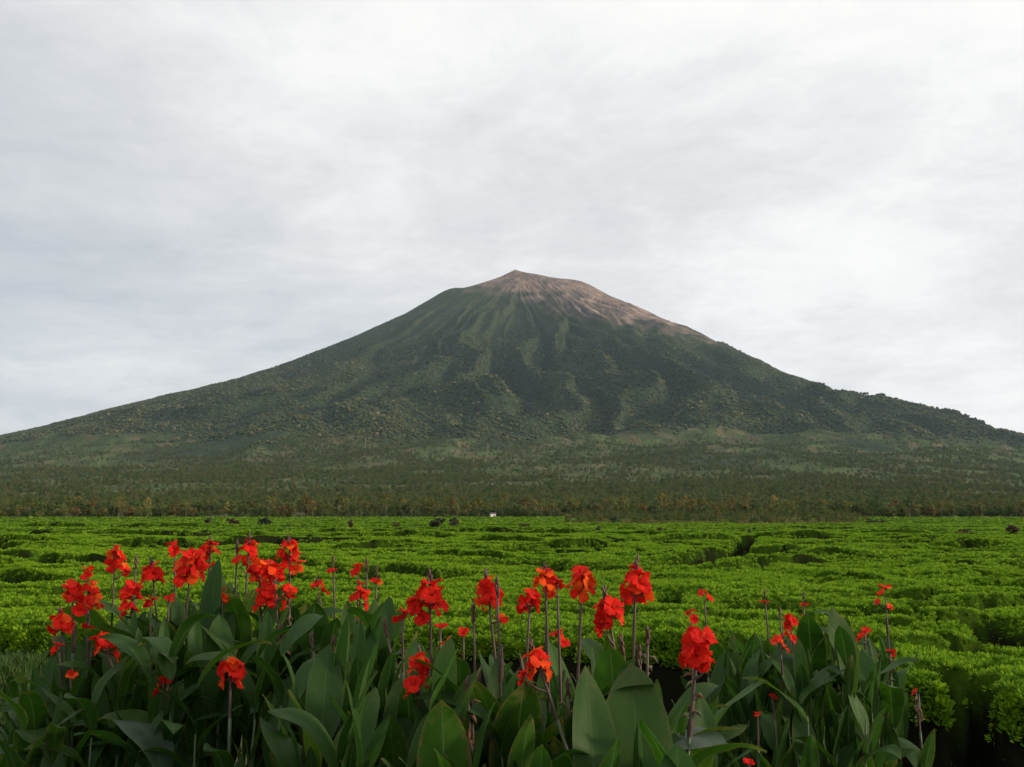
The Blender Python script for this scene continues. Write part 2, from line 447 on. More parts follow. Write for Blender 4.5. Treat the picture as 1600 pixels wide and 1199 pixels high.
        bn = t.nodes.new('ShaderNodeBump'); bn.inputs['Strength'].default_value = 0.3; bn.inputs['Distance'].default_value = 0.05
        t.links.new(nn, bn.inputs['Height']); t.links.new(bn.outputs[0], b.inputs['Normal'])
        add_translucent(t, b, out, col, 0.35)
        M[nm] = m
    M['stalk'] = plain('stalk', (0.070, 0.042, 0.034), 0.5, 0.3, 14.0, 0.5, 0.1)
    M['stem'] = plain('stem', (0.058, 0.085, 0.038), 0.5, 0.3, 10.0, 0.4)
    M['bud'] = plain('bud', (0.085, 0.036, 0.030), 0.5, 0.35, 40.0)
    M['calyx'] = plain('calyx', (0.16, 0.050, 0.040), 0.55, 0.3, 40.0)
    M['dry'] = plain('dry', (0.17, 0.085, 0.040), 0.85, 0.45, 60.0)
    M['pod'] = plain('pod', (0.085, 0.075, 0.040), 0.8, 0.3, 60.0)
    M['grass'] = foliage_mat('grass_blade', [(0, (0.028, 0.075, 0.010)), (0.8, (0.05, 0.11, 0.015)), (1, (0.08, 0.11, 0.025))], 0.6, 0.2)
    M['weed'] = plain('weed', (0.050, 0.085, 0.022), 0.7, 0.4, 8.0)
    M['stone'] = plain('stone', (0.22, 0.19, 0.17), 0.9, 0.35, 25.0, 0.3, 0.3)
    M['stone_pink'] = plain('stone_pink', (0.32, 0.20, 0.17), 0.9, 0.35, 25.0, 0.3, 0.3)


build_materials()

# ------------------------------------------------------------------ ground


def ground_h(x, y):
    x = np.asarray(x, float); y = np.asarray(y, float)
    d = np.hypot(x, y)
    near = np.clip(1 - d / 40, 0, 1)
    z = near * (0.06 * (fbm(x * 0.9, y * 0.9, 4, 31) - 0.5) * 2)
    # grassy bank beside the left clump
    z = z + 0.46 * sst(-3.7, -4.7, x) * sst(7.6, 9.3, y) * sst(11.2, 9.9, y)
    return z


ring = np.concatenate([np.linspace(0.05, 14, 110), np.geomspace(14.6, 14000, 60)])
na_ = 240
RR, AA = np.meshgrid(ring, np.linspace(0, 2 * PI, na_ + 1), indexing='ij')
GX, GY = RR * np.sin(AA), RR * np.cos(AA)
V = np.stack([GX, GY, ground_h(GX, GY)], -1).reshape(-1, 3)
link('ground', mk_mesh('ground', V, grid_faces(len(ring), na_ + 1)[:, ::-1], M['soil']), kind='structure', label='dark bare soil under the tea and the canna bed')

# ------------------------------------------------------------------ the volcano
RT = np.array([0, 75, 150, 225, 300, 375, 450, 525, 600, 675, 750, 825, 900, 975, 1050, 1125, 1200, 1275, 1350, 1425, 1500, 1575, 1600, 2000, 2400, 2800, 3200, 3600, 4000, 4400, 4800, 5200, 5600, 6000, 6400, 6800, 7200, 7600, 8000, 8400, 8800, 9200, 14000], float)
FRONT = np.array([2335, 2290, 2246, 2200, 2153, 2106, 2058, 2011, 1963, 1915, 1868, 1822, 1775, 1730, 1684, 1640, 1596, 1553, 1511, 1470, 1430, 1390, 1376, 1179, 1015, 859, 730, 616, 512, 428, 348, 285, 231, 181, 141, 103, 72, 46, 23, 9, -1, -2, -2], float)
LEFT = np.array([2335, 2308, 2271, 2243, 2217, 2192, 2169, 2148, 2156, 2132, 2084, 2033, 1984, 1934, 1889, 1851, 1813, 1774, 1736, 1697, 1659, 1622, 1610, 1420, 1239, 1103, 1003, 880, 729, 587, 448, 302, 185, 115, 72, 45, 28, 16, 7, 2, -2, -2, -2], float)
RIGHT = np.array([2335, 2322, 2310, 2296, 2281, 2265, 2253, 2246, 2231, 2209, 2169, 2120, 2071, 2037, 2003, 1969, 1934, 1895, 1855, 1819, 1784, 1753, 1749, 1534, 1292, 1092, 917, 784, 690, 549, 427, 284, 180, 112, 70, 44, 27, 15, 7, 2, -2, -2, -2], float)
PKX, PKY = 30.0, 9400.0
RD = np.arange(0, 14001, 20.0)


def _tab(v):
    a = np.interp(RD, RT, v); k = np.exp(-0.5 * (np.arange(-8, 9) * 20 / 24.0) ** 2); k /= k.sum()
    s = np.convolve(np.pad(a, 8, mode='reflect', reflect_type='odd'), k, 'valid')
    k2 = np.exp(-0.5 * (np.arange(-30, 31) * 20 / 170.0) ** 2); k2 /= k2.sum()
    s2 = np.convolve(np.pad(a, 30, mode='reflect', reflect_type='odd'), k2, 'valid')
    wgt = sst(1500, 2600, RD); return s * (1 - wgt) + s2 * wgt


TF, TL, TR = _tab(FRONT), _tab(LEFT), _tab(RIGHT)


def mtn_base(x, y):
    dx = x - PKX; dy = y - PKY; r = np.hypot(dx, dy) + 1e-6; c = dx / r
    f = np.interp(r, RD, TF); f = np.where(dy > 0, f * 0.92, f)
    wgt = np.abs(c) ** 2.2
    side = np.where(c < 0, np.interp(r, RD, TL), np.interp(r, RD, TR))
    return f * (1 - wgt) + side * wgt, r, np.arctan2(dx, -dy)      # angle 0 towards the camera, + to the right


def rock_mask(x, y, h):
    xb = np.array([-1400, -900, -420, -250, -60, 60, 240, 620, 970, 1450, 1820, 2050])
    zb = np.array([2600, 2450, 2185, 2120, 2065, 2020, 1950, 1830, 1700, 1590, 1510, 1700])
    n = 250 * (fbm(x / 190.0, (y + h) / 190.0, 5, 77) - 0.5) * 2 - 10 + 60
    up = np.interp(x, [1300, 1450, 1600, 1785, 2000], [3000, 1960, 1760, 1610, 1450])
    return sst(-120, 150, h - np.interp(x, xb, zb) + n) * sst(50, -50, h - up + n * 0.7)


def ws(th, k, warp):
    """warped |sin| ridges: sharp crests, branching with distance from the summit"""
    p = th * k + warp
    return 1 - np.abs(np.sin(PI * p))


def mtn_h(x, y, full=False):
    b, r, th = mtn_base(x, y)
    w1 = 1.5 * (fbm(th * 1.6, r / 2200.0, 3, 3) - 0.5)
    w2 = 1.2 * (fbm(th * 5.0, r / 700.0, 3, 8) - 0.5)
    big = ws(th, 1.9, 0.6 * w1 + 0.42)
    mid = ws(th, 5.0, 3.0 * w1 + 1.9 * w2)
    fine = ws(th, 13.0, 5.0 * w1 + 3.6 * w2)
    vary = 0.35 + 1.1 * fbm(x / 900.0, y / 900.0, 2, 15)
    calm = 1 - 0.86 * sst(0.62, 0.92, np.abs(np.sin(th)))
    sil = calm * (0.30 + 0.70 * sst(-0.75, 0.05, th))
    a_big = 60 * sil * sst(700, 2600, r) * sst(6300, 4200, r)
    a_mid = 205 * sil * vary * sst(300, 1600, r) * sst(5600, 3200, r)
    a_fin = 60 * sil * vary * sst(300, 1200, r) * sst(5000, 2400, r)
    h = b + a_big * (big - 0.36) + a_mid * (mid - 0.36) + a_fin * (fine - 0.36)
    h = h + 24 * np.exp(-r / 100.0)
    qx = (fbm(x / 600.0, y / 600.0, 2, 44) - 0.5) * 500; qy = (fbm(x / 600.0, y / 600.0, 2, 45) - 0.5) * 500
    h = h + 190 * (ridged((x + qx) / 750.0, (y + qy) / 900.0, 3, 46) - 0.66) * sil * sst(60, 500, b) * sst(500, 1700, r)
    lump = fbm(x / 420.0, y / 420.0, 4, 41) - 0.5
    h = h + 70 * calm * lump * sst(0.0, 300, b) * sst(300, 1500, r)
    h = h + 9 * (fbm(x / 120.0, y / 120.0, 3, 43) - 0.5) * sst(3, 60, b)
    rk = rock_mask(x, y, h)
    streak = 0.36 * ws(th, 22.0, 6 * w1 + 6 * w2) + 0.42 * ridged((x + qx * .3) / 150.0, (y + qy * .3) / 210.0, 3, 53) + 0.22 * fbm(x / 60.0, y / 60.0, 3, 52)
    h = h + rk * 40 * (streak - 0.5) * sst(80, 320, r) * sil
    h = np.where(b < 3, b, h)
    if full:
        return h, r, th, rk, streak
    return h


azs = np.concatenate([np.linspace(R(-80), R(-31), 70, endpoint=False), np.linspace(R(-31), R(31), 940), np.linspace(R(31), R(80), 71)[1:]])
dss = np.concatenate([np.geomspace(585, 4300, 150, endpoint=False), np.linspace(4300, 9700, 285, endpoint=False), np.linspace(9700, 13600, 30)])
DD, AZ = np.meshgrid(dss, azs, indexing='ij')
MX, MY = DD * np.sin(AZ), DD * np.cos(AZ)
MH, Mr, Mth, Mrk, Mst = mtn_h(MX, MY, True)
edge_n = fbm(MX / 500.0, MY / 500.0, 4, 61) - 0.5
Malp = sst(1330, 1750, MH + 500 * edge_n) * 0.9
Mfarm = sst(430, 300, MH + 330 * edge_n) * sst(0.36, 0.50, fbm(MX / 700.0, MY / 900.0, 3, 63) + 0.15)
MH = np.maximum(MH, -2)
V = np.stack([MX, MY, MH], -1).reshape(-1, 3)
link('mountain', mk_mesh('mountain', V, grid_faces(len(dss), len(azs))[:, ::-1], M['mountain'], attrs={'rock': Mrk, 'alpine': Malp, 'farm': Mfarm, 'streak': Mst}),
     kind='structure', label='forested volcano cone with bare pinkish summit and cleared lower slopes')


def hit(px, py):
    """where the line of sight meets the mountain"""
    p0 = np.array((0, 0, CAMZ)); d = np.array(at(px, py, 1.0)) - p0
    Y = np.arange(600, 9500, 6.0); P = p0[None] + d[None] * Y[:, None]
    h = mtn_h(P[:, 0], P[:, 1]); k = np.argmax(h > P[:, 2])
    return Vector((P[k, 0], P[k, 1], h[k]))


# ------------------------------------------------------------------ trees


def ico(sub):
    import bmesh
    b = bmesh.new(); bmesh.ops.create_icosphere(b, subdivisions=sub, radius=1.0)
    V = np.array([v.co[:] for v in b.verts]); F = np.array([[v.index for v in f.verts] for f in b.faces]); b.free()
    return V, F


def crown_blob(seed, mat, zs=0.8):
    V, F = ico(2)
    n = fbm(V[:, 0] * 1.7 + seed * 9.1 + V[:, 2], V[:, 1] * 1.7 - seed * 3.3 + V[:, 2] * 1.3, 3, 90 + seed)
    V = V * (0.62 + 0.8 * n)[:, None] * np.array([1, 1, zs])
    return mk_mesh('forest_crown', V, F, mat, smooth=False)


def leaf_cloud(seed, nclump, nleaf, size, rad, zc, zr, shell=0.55):
    """leaf faces gathered in clumps through an ellipsoid -> V,F arrays"""
    g = np.random.default_rng(seed)
    c = g.normal(size=(nclump, 3)); c /= np.linalg.norm(c, axis=1)[:, None]; c *= (g.uniform(shell, 1.0, nclump) ** 0.6)[:, None]
    c = c * np.array([rad, rad, zr]) * g.uniform(0.75, 1.1, (nclump, 1)) + np.array([0, 0, zc])
    V = []; F = []
    for i in range(nclump):
        cr = rad * g.uniform(0.26, 0.46)
        p = g.normal(size=(nleaf, 3)); p /= np.linalg.norm(p, axis=1)[:, None]; p = c[i] + p * cr * (g.uniform(0.3, 1, (nleaf, 1)) ** 0.5) * np.array([1, 1, 0.8])
        for q in p:
            nrm = Vector(g.normal(size=3)) + Vector((q - c[i])) / cr * 1.2 + Vector((0, 0, 0.6)); nrm.normalize()
            a = nrm.orthogonal().normalized(); a.rotate(Quaternion(nrm, g.uniform(0, 6.28))); b = nrm.cross(a)
            s = size * g.uniform(0.6, 1.3); o = len(V); v = Vector(q)
            V += [v - a * s, v + b * s * 0.62 + nrm * s * 0.15, v + a * s, v - b * s * 0.62 + nrm * s * 0.15]
            F.append((o, o + 1, o + 2, o + 3))
    return V, F, c


def small_tree(seed, h, rad, crown_base):
    """trunk mesh, crown geometry for a tree of height h"""
    g = random.Random(seed)
    zc = (h + crown_base) / 2; zr = (h - crown_base) / 2
    V, F, c = leaf_cloud(seed, 20, 16, rad * 0.21, rad, zc, zr)
    lean = g.uniform(-0.4, 0.4)
    parts = [(*tube([(0, 0, -0.3), (lean * 0.3, 0, crown_base * 0.6), (lean * 0.6, 0.05, crown_base * 1.05), (lean, 0, h * 0.86)], [h * 0.016, h * 0.012, h * 0.010, 0.03], 6), 0)]
    for i in range(6):
        e = c[i * 2]; z0 = max(crown_base * 0.75, e[2] - rad * 0.7)
        parts.append((*tube([(lean * 0.6, 0, z0), ((e[0] + lean) * 0.5, e[1] * 0.5, (z0 + e[2]) * 0.5 + 0.1), tuple(e)], [h * 0.007, h * 0.005, 0.02], 5), 0))
    tv, tf, tm = join(parts)
    return (V, F), (tv, tf)


kinds = []
TREE_KINDS = [('crown_olive', 'bark_pale', 13.5, 2.7, 4.2), ('crown_olive', 'bark_pale', 11.5, 3.3, 2.0), ('crown_dark', 'bark', 10.0, 3.6, 0.8), ('crown_rust', 'bark_pale', 11.5, 3.2, 2.2),
              ('crown_yellow', 'bark_pale', 14.0, 2.6, 4.2), ('crown_dark', 'bark', 7.0, 3.6, 0.3), ('crown_rust', 'bark', 7.5, 3.8, 0.4), ('crown_olive', 'bark', 6.0, 3.2, 0.3)]
for i, (cm, bm_, h, rad, cb) in enumerate(TREE_KINDS):
    (cv, cf), (tv, tf) = small_tree(100 + i, h, rad, cb)
    kinds.append((mk_mesh('tree_crown', cv, cf, M[cm], smooth=False), mk_mesh('tree_trunk', tv, tf, M[bm_])))
TREE_LABEL = {0: 'slender olive-green pale-trunked tree in far tree row', 1: 'olive-green tree with rounded crown in far tree row', 2: 'dark green full-crowned tree in far tree row',
              3: 'rusty brown-crowned tree in far tree row', 4: 'tall yellowish-crowned tree in far tree row', 5: 'low dark green tree at far field edge',
              6: 'low rusty broad tree at far field edge', 7: 'low olive-green tree at far field edge'}
TREE_NAME = {0: 'slender_tree', 1: 'slender_tree', 2: 'dark_tree', 3: 'rusty_tree', 4: 'yellow_tree', 5: 'dark_tree', 6: 'rusty_tree', 7: 'low_tree'}


SEG = [(130, 'at the left border'), (300, 'above the left-edge blooms'), (480, 'above the big red cluster'), (640, 'left of the dark shrub pair'), (740, 'behind the dark shrub pair'), (870, 'around the white hut'),
       (1080, 'behind the red-brown sapling'), (1230, 'beyond the dark path'), (1420, 'behind the pale marker'), (9999, 'towards the right border')]


def place_tree(k, x, y, z, s, rz):
    spot = next(n_ for lim, n_ in SEG if 800 + FPX * x / y < lim)
    t = link(TREE_NAME[k], None, loc=(x, y, z), rot=(0, 0, rz), scl=(s, s, s), label=TREE_LABEL[k] + ' ' + spot, cat='tree', group='trees along the far field edge ' + spot + ': ' + TREE_NAME[k].replace('_', ' ') + ('s with rounded crowns' if k == 1 else 's') + (' growing low' if k in (5, 6) else ''))
    t.empty_display_size = 0.5
    link('crown', kinds[k][0], t); link('trunk', kinds[k][1], t)


g = random.Random(5)
for i in range(190):
    px = -25 + 1650 * (i + g.uniform(-0.4, 0.4)) / 189
    left = px < 420; mid_ = 480 < px < 860
    d = 612 + g.uniform(-6, 26) + (8 if 860 < px < 1330 else 0)
    k = g.choices(range(8), [1.8, 2.6, 2.2, 1.0, 1.2, 1.4, .8, 1.4] if not mid_ else [4, 2.8, 2, 1.0, 2.0, .6, .3, .5])[0]
    if left:
        k = g.choices(range(8), [.6, 1.8, 2, 1.1, .5, 2.2, 1.4, 2])[0]
    x = (px - 800) / FPX * d
    s = g.uniform(0.62, 1.12) * (0.9 if left else 1.0) * (0.85 if px > 1250 else 1.0)
    place_tree(k, x, d, float(max(0, mtn_h(np.array([x]), np.array([d]))[0])) - 0.1, s, g.uniform(0, 6.28))


def combined(k):
    c, t_ = kinds[k]
    return c, t_


# bushland behind the tree row: instanced crowns (one mass)
def bush_source(seed, h, rad, cb):
    (cv, cf), (tv, tf) = small_tree(seed, h, rad, cb)
    V_, F_, M_ = join([(cv, cf, 0), (tv, tf, 1)])
    return mk_mesh('bush', V_, F_, [M['bush'], M['bark_pale']], smooth=False, midx=M_)


bush_src = [bush_source(300, 11, 2.6, 3.4), bush_source(301, 8.5, 2.9, 1.4), bush_source(302, 7, 3.0, 0.8), bush_source(303, 5, 2.6, 0.4), bush_source(304, 12, 2.3, 5), bush_source(305, 3.2, 2.2, 0.2)]


def wedge(n, d0, d1, half=R(33)):
    d = np.sqrt(RNG.uniform(d0 * d0, d1 * d1, n)); a = RNG.uniform(-half, half, n)
    return d * np.sin(a), d * np.cos(a)


xs, ys, ss, ii = [], [], [], []
for n, d0, d1, s0, s1 in ((3000, 604, 650, 0.22, 0.55), (15000, 638, 1500, 0.55, 1.05), (18000, 1500, 2600, 0.7, 1.3), (34000, 2600, 4700, 0.8, 1.6), (26000, 4700, 7300, 0.9, 1.7)):
    x, y = wedge(n, d0, d1)
    dn = fbm(x / 230.0, y / 330.0, 4, 71) + 0.25 * (fbm(x / 60.0, y / 60.0, 2, 73) - 0.5)
    keep = RNG.uniform(0, 1, n) < sst(0.42, 0.58, dn) * 0.9 + (0.45 if d0 < 1000 else 0.16)
    x, y = x[keep], y[keep]
    xs.append(x); ys.append(y); ss.append(RNG.uniform(s0, s1, len(x))); ii.append(RNG.choice(6, len(x), p=[.15, .22, .22, .2, .06, .15]))
x, y, s, idx = map(np.concatenate, (xs, ys, ss, ii))
z = mtn_h(x, y); ok = (z > 0.5) & (z < 430 + 200 * (fbm(x / 500.0, y / 500.0, 4, 61) - 0.5)); x, y, s, idx, z = x[ok], y[ok], s[ok], idx[ok], z[ok]
rot = np.zeros((len(x), 3)); rot[:, 2] = RNG.uniform(0, 6.28, len(x))
scatter('bushland', np.stack([x, y, z], 1), rot, s, idx, bush_src, kind='stuff', label='mottled green and rusty bushland on the lower slopes behind the tree row', cat='bushland')

# dense forest on the flanks
x, y = wedge(200000, 3300, 9350, R(34))
z, rr_, th_, rk_, st_ = mtn_h(x, y, True)
en = fbm(x / 500.0, y / 500.0, 4, 61) - 0.5
lo = sst(330, 470, z + 330 * en); hi = sst(1700, 1150, z + 420 * en)
ok = (RNG.uniform(0, 1, len(x)) < lo) & (RNG.uniform(0, 1, len(x)) < hi * 0.93 + 0.04) & (rk_ < 0.2)
x, y, z, hi = x[ok], y[ok], z[ok], hi[ok]
s = RNG.uniform(4.0, 10.0, len(x)) * (0.45 + 0.55 * hi)
rot = np.zeros((len(x), 3)); rot[:, 2] = RNG.uniform(0, 6.28, len(x)); rot[:, 0] = RNG.normal(0, 0.15, len(x))
scatter('forest', np.stack([x, y, z + s * 0.45], 1), rot, np.stack([s, s, s * RNG.uniform(0.7, 1.2, len(x))], 1), RNG.integers(0, 5, len(x)), [crown_blob(i, M['forest']) for i in range(5)],
        kind='stuff', label='dense dark green mountain forest covering the flanks of the volcano', cat='forest')

# pale dead trunks standing out at the forest edge
for j, (px, py, hp) in enumerate([(571, 700, 16), (617, 724, 12), (762, 712, 20), (798, 703, 9), (833, 712, 14), (921, 742, 20), (942, 740, 8), (950, 716, 11), (155, 728, 14), (500, 716, 13), (157, 738, 9), (312, 722, 12), (1135, 726, 9), (1060, 722, 10)]):
    p = hit(px, py); h = hp * p.y / FPX; gg = random.Random(j)
    pr = [(*tube([(0, 0, -2), (gg.uniform(-.4, .4), 0, h * .5), (gg.uniform(-.6, .6), 0, h)], [h * .028, h * .02, h * .008], 6), 0)]
    for q in range(4):
        z0 = h * gg.uniform(.6, .92); an = gg.uniform(0, 6.28); l = h * gg.uniform(.1, .2)
        pr.append((*tube([(0, 0, z0), (math.cos(an) * l, math.sin(an) * l, z0 + l * .8)], [h * .01, h * .004], 5), 0))
    v, f, _ = join(pr)
    link('dead_tree', mk_mesh('dead_tree', v, f, M['bark_pale']), loc=p, label='pale bare trunk standing out at the lower edge of the mountain forest', cat='dead tree', group='pale trunks at the forest edge')

# ------------------------------------------------------------------ the tea field
TEA_EDGE = np.array([(-40, 14.0), (-12, 11.3), (-5.5, 10.5), (-2, 10.2), (0, 10.0), (1.3, 9.9), (2.1, 9.0), (2.6, 7.7), (3.0, 6.95), (3.6, 6.35), (6, 5.6), (12, 4.6), (40, 2)], float)
GAPS = [(3.9, 23.5, 7.0, 31.5, 0.85), (7.0, 31.5, 11.8, 50, 0.35), (2.98, 6.3, 3.22, 7.5, 0.15), (3.5, 14.0, 3.2, 12.3, 0.16), (2.3, 15.0, 2.1, 13.4, 0.16), (5.9, 12.9, 6.3, 12.6, 0.22)]


SLIT_PX = [[(1410, 915), (1440, 930), (1500, 946), (1540, 939), (1600, 930)], [(1420, 955), (1470, 966), (1530, 962)], [(1450, 985), (1490, 991), (1560, 985), (1600, 976)], [(1505, 893), (1550, 911), (1610, 914)],
           [(1140, 886), (1190, 876), (1245, 873)], [(1180, 859), (1245, 860)], [(1040, 884), (1100, 874), (1140, 864)], [(75, 834), (172, 831)], [(185, 832), (330, 837)], [(345, 840), (385, 839)], [(610, 891), (690, 896)],
           [(80, 870), (170, 877)], [(0, 866), (25, 868)], [(420, 876), (500, 881)], [(520, 831), (590, 833)], [(640, 839), (682, 841)], [(1380, 856), (1460, 860)], [(1475, 849), (1500, 851)], [(1525, 848), (1565, 850)],
           [(770, 846), (830, 848)], [(880, 857), (935, 855)], [(700, 865), (760, 868)], [(0, 845), (60, 847)], [(560, 856), (625, 854)], [(1290, 866), (1340, 869)], [(1300, 900), (1350, 905)], [(950, 838), (1010, 839)],
           [(1060, 846), (1120, 845)], [(1220, 842), (1290, 843)], [(1350, 836), (1430, 837)], [(60, 822), (110, 823)], [(230, 823), (290, 823)], [(720, 830), (790, 831)], [(840, 833), (900, 834)], [(380, 848), (440, 850)], [(210, 850), (270, 853)], [(30, 900), (90, 905)]]
SLITS = []
for pl_ in SLIT_PX:
    q_ = [((p_[0] - 800) / FPX * 1.13 * FPX / (p_[1] - 805), 1.13 * FPX / (p_[1] - 805)) for p_ in pl_]
    SLITS += [(*q_[i_], *q_[i_ + 1]) for i_ in range(len(q_) - 1)]


def scrub_mask(x, y):
    px = 800 + FPX * x / np.maximum(y, 1.0)
    return sst(115, 165, y + 70 * (fbm(x / 14.0, y / 40.0, 3, 28) - 0.5)) * sst(840, 930, px) * sst(1380, 1290, px) * sst(0.30, 0.42, fbm(x / 30.0, y / 60.0, 2, 29))


def tea(x, y, full=False):
    x = np.asarray(x, float); y = np.asarray(y, float)
    wxn = 0.35 * (fbm(x * 0.9, y * 0.9, 2, 4) - 0.5)
    f1, f2, hid = worley((x + wxn) / 1.35, (y + wxn) / 1.10, 12, ids=True)
    e = f2 - f1
    op = fbm(x / 3.2, y / 3.2, 3, 14)
    w1 = sst(0.36, 0.14, e) * sst(0.55, 0.66, op)
    g1, g2 = worley((x + 3 * wxn) / 9.0, (y + 3 * wxn) / 5.0, 19)
    d = np.hypot(x, y)
    w2 = sst(0.17, 0.06, (g2 - g1)) * sst(0.44, 0.56, fbm(x / 6.0, y / 6.0, 2, 16))
    gap = np.maximum(w1, w2)
    jn = 0.55 + 0.9 * fbm(x * 1.6, y * 1.6, 3, 18)
    for ax, ay, bx, by, r in GAPS:
        ux, uy = bx - ax, by - ay; L2 = ux * ux + uy * uy
        t = np.clip(((x - ax) * ux + (y - ay) * uy) / L2, 0, 1)
        dd = np.hypot(x - ax - t * ux, y - ay - t * uy)
        gap = np.maximum(gap, sst(1.35, 0.75, dd / (r * jn)))
    rise = np.zeros(np.shape(x)); gap = np.array(gap)
    for ax, ay, bx, by in SLITS:
        lo, hi = (min(ax, bx), max(ax, bx)); ym = 0.5 * (ay + by)
        k = np.nonzero((x > lo - 0.06 * ym) & (x < hi + 0.06 * ym) & (y > min(ay, by) - 0.12 * ym - 1) & (y < max(ay, by) + 0.45 * ym))
        if not len(k[0]):
            continue
        xk, yk = x[k], y[k]
        yl = ay + np.clip((xk - ax) / (bx - ax), 0, 1) * (by - ay)
        wv = (fbm(xk * 1.1 + ym, xk * 0 + ym, 2, 20) - 0.5) * 0.05 * ym
        dy = yk - yl - wv; fd = np.exp(-(np.maximum(np.maximum(lo - xk, xk - hi), 0) / (0.02 * ym)) ** 2)
        wd = 0.32 + 0.011 * ym
        gap[k] = np.maximum(gap[k], fd * sst(-1.25, -0.7, dy / wd) * sst(0.5, 0.1, dy / wd))
        rise[k] = np.maximum(rise[k], fd * np.where(dy > 0, (0.04 + 0.0055 * ym) * np.exp(-dy / (0.09 * ym)), 0.0))
    edge = np.interp(x, TEA_EDGE[:, 0], TEA_EDGE[:, 1]) + 0.35 * (fbm(x * 1.3, y * 0.4, 3, 22) - 0.5) * 2
    front = sst(0.0, 0.32, y - edge) * sst(0.0, 6.0, 606 - 55 * fbm(x / 45.0 + 3.3, x * 0.0, 3, 37) - d)
    top = 0.77 + 0.06 * (fbm(x / 0.9, y / 0.9, 3, 24) - 0.5) * 2 - 0.06 * sst(0.40, 0.0, e) + 0.05 * (hid - 0.5) * sst(0.0, 0.12, e) + 0.26 * (fbm(x / 22.0, y / 16.0, 2, 26) - 0.5) * sst(14, 60, d)
    # sections pruned to different heights
    s1, s2 = worley((x + 4 * wxn) / 7.5, (y + 4 * wxn) / 4.2, 33); cid = fbm((x + 4 * wxn) / 9.0, (y + 4 * wxn) / 5.0, 1, 35)
    top = top + 0.13 * (np.round(cid * 4) / 4 - 0.5) * 2 * sst(14, 45, d) + 0.03 * (np.round(cid * 4) / 4 - 0.5)
    top = top + np.minimum(rise, 0.45)
    z = top * (1 - 0.86 * gap)
    z = 0.02 + (z - 0.02) * front
    if full:
        dk = np.abs(cid * 4 - np.floor(cid * 4) - 0.5); stp = sst(0.10, 0.03, dk) * sst(14, 30, d)
        return z, np.maximum(np.maximum(sst(0.05, 0.4, gap), 0.85 * stp), sst(0.99, 0.86, front)), edge  # colour mask: painted shade in gaps, at pruning steps and field edges
    return z


ta = np.linspace(R(-44), R(44), 520)
td = np.geomspace(4.4, 618, 560)
TD, TA = np.meshgrid(td, ta, indexing='ij')
TX, TY = TD * np.sin(TA), TD * np.cos(TA)
TZ, TG, TE = tea(TX, TY, True)
TZ = np.where(TY < TE - 0.05, -0.2, TZ)
scrub = scrub_mask(TX, TY)
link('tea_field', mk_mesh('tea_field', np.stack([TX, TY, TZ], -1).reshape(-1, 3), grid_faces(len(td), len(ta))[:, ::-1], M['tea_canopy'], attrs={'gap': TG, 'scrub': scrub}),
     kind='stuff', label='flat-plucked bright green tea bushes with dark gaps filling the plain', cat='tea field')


def tea_shoot(seed, nl, wide):
    g = random.Random(seed); V = []; F = []; Y_ = []
    for i in range(nl):
        az = i * 2.4 + g.uniform(-.4, .4); up = i / nl
        el = R(15 + 60 * up + g.uniform(-12, 12)); l = (0.075 - 0.03 * up) * g.uniform(.8, 1.2); wd = l * 0.21 * wide
        b = Vector((0, 0, -0.03 + 0.05 * up)) + Vector((math.cos(az), math.sin(az), 0)) * g.uniform(0.0, 0.035) * (1 - up)
        d = Vector((math.cos(az) * math.cos(el), math.sin(az) * math.cos(el), math.sin(el))); s = Vector((-math.sin(az), math.cos(az), 0)); n = d.cross(s) * -1
        o = len(V)
        V += [b, b + d * l * .5 + s * wd + n * wd * .4, b + d * l - n * l * .12, b + d * l * .5 - s * wd + n * wd * .4, b + d * l * .52]
        F += [(o, o + 4, o + 1), (o + 1, o + 4, o + 2), (o, o + 3, o + 4), (o + 4, o + 3, o + 2)]
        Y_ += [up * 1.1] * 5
    return mk_mesh('tea_shoot', V, F, M['tea_leaf'], smooth=False, attrs={'young': np.clip(Y_, 0, 1)})


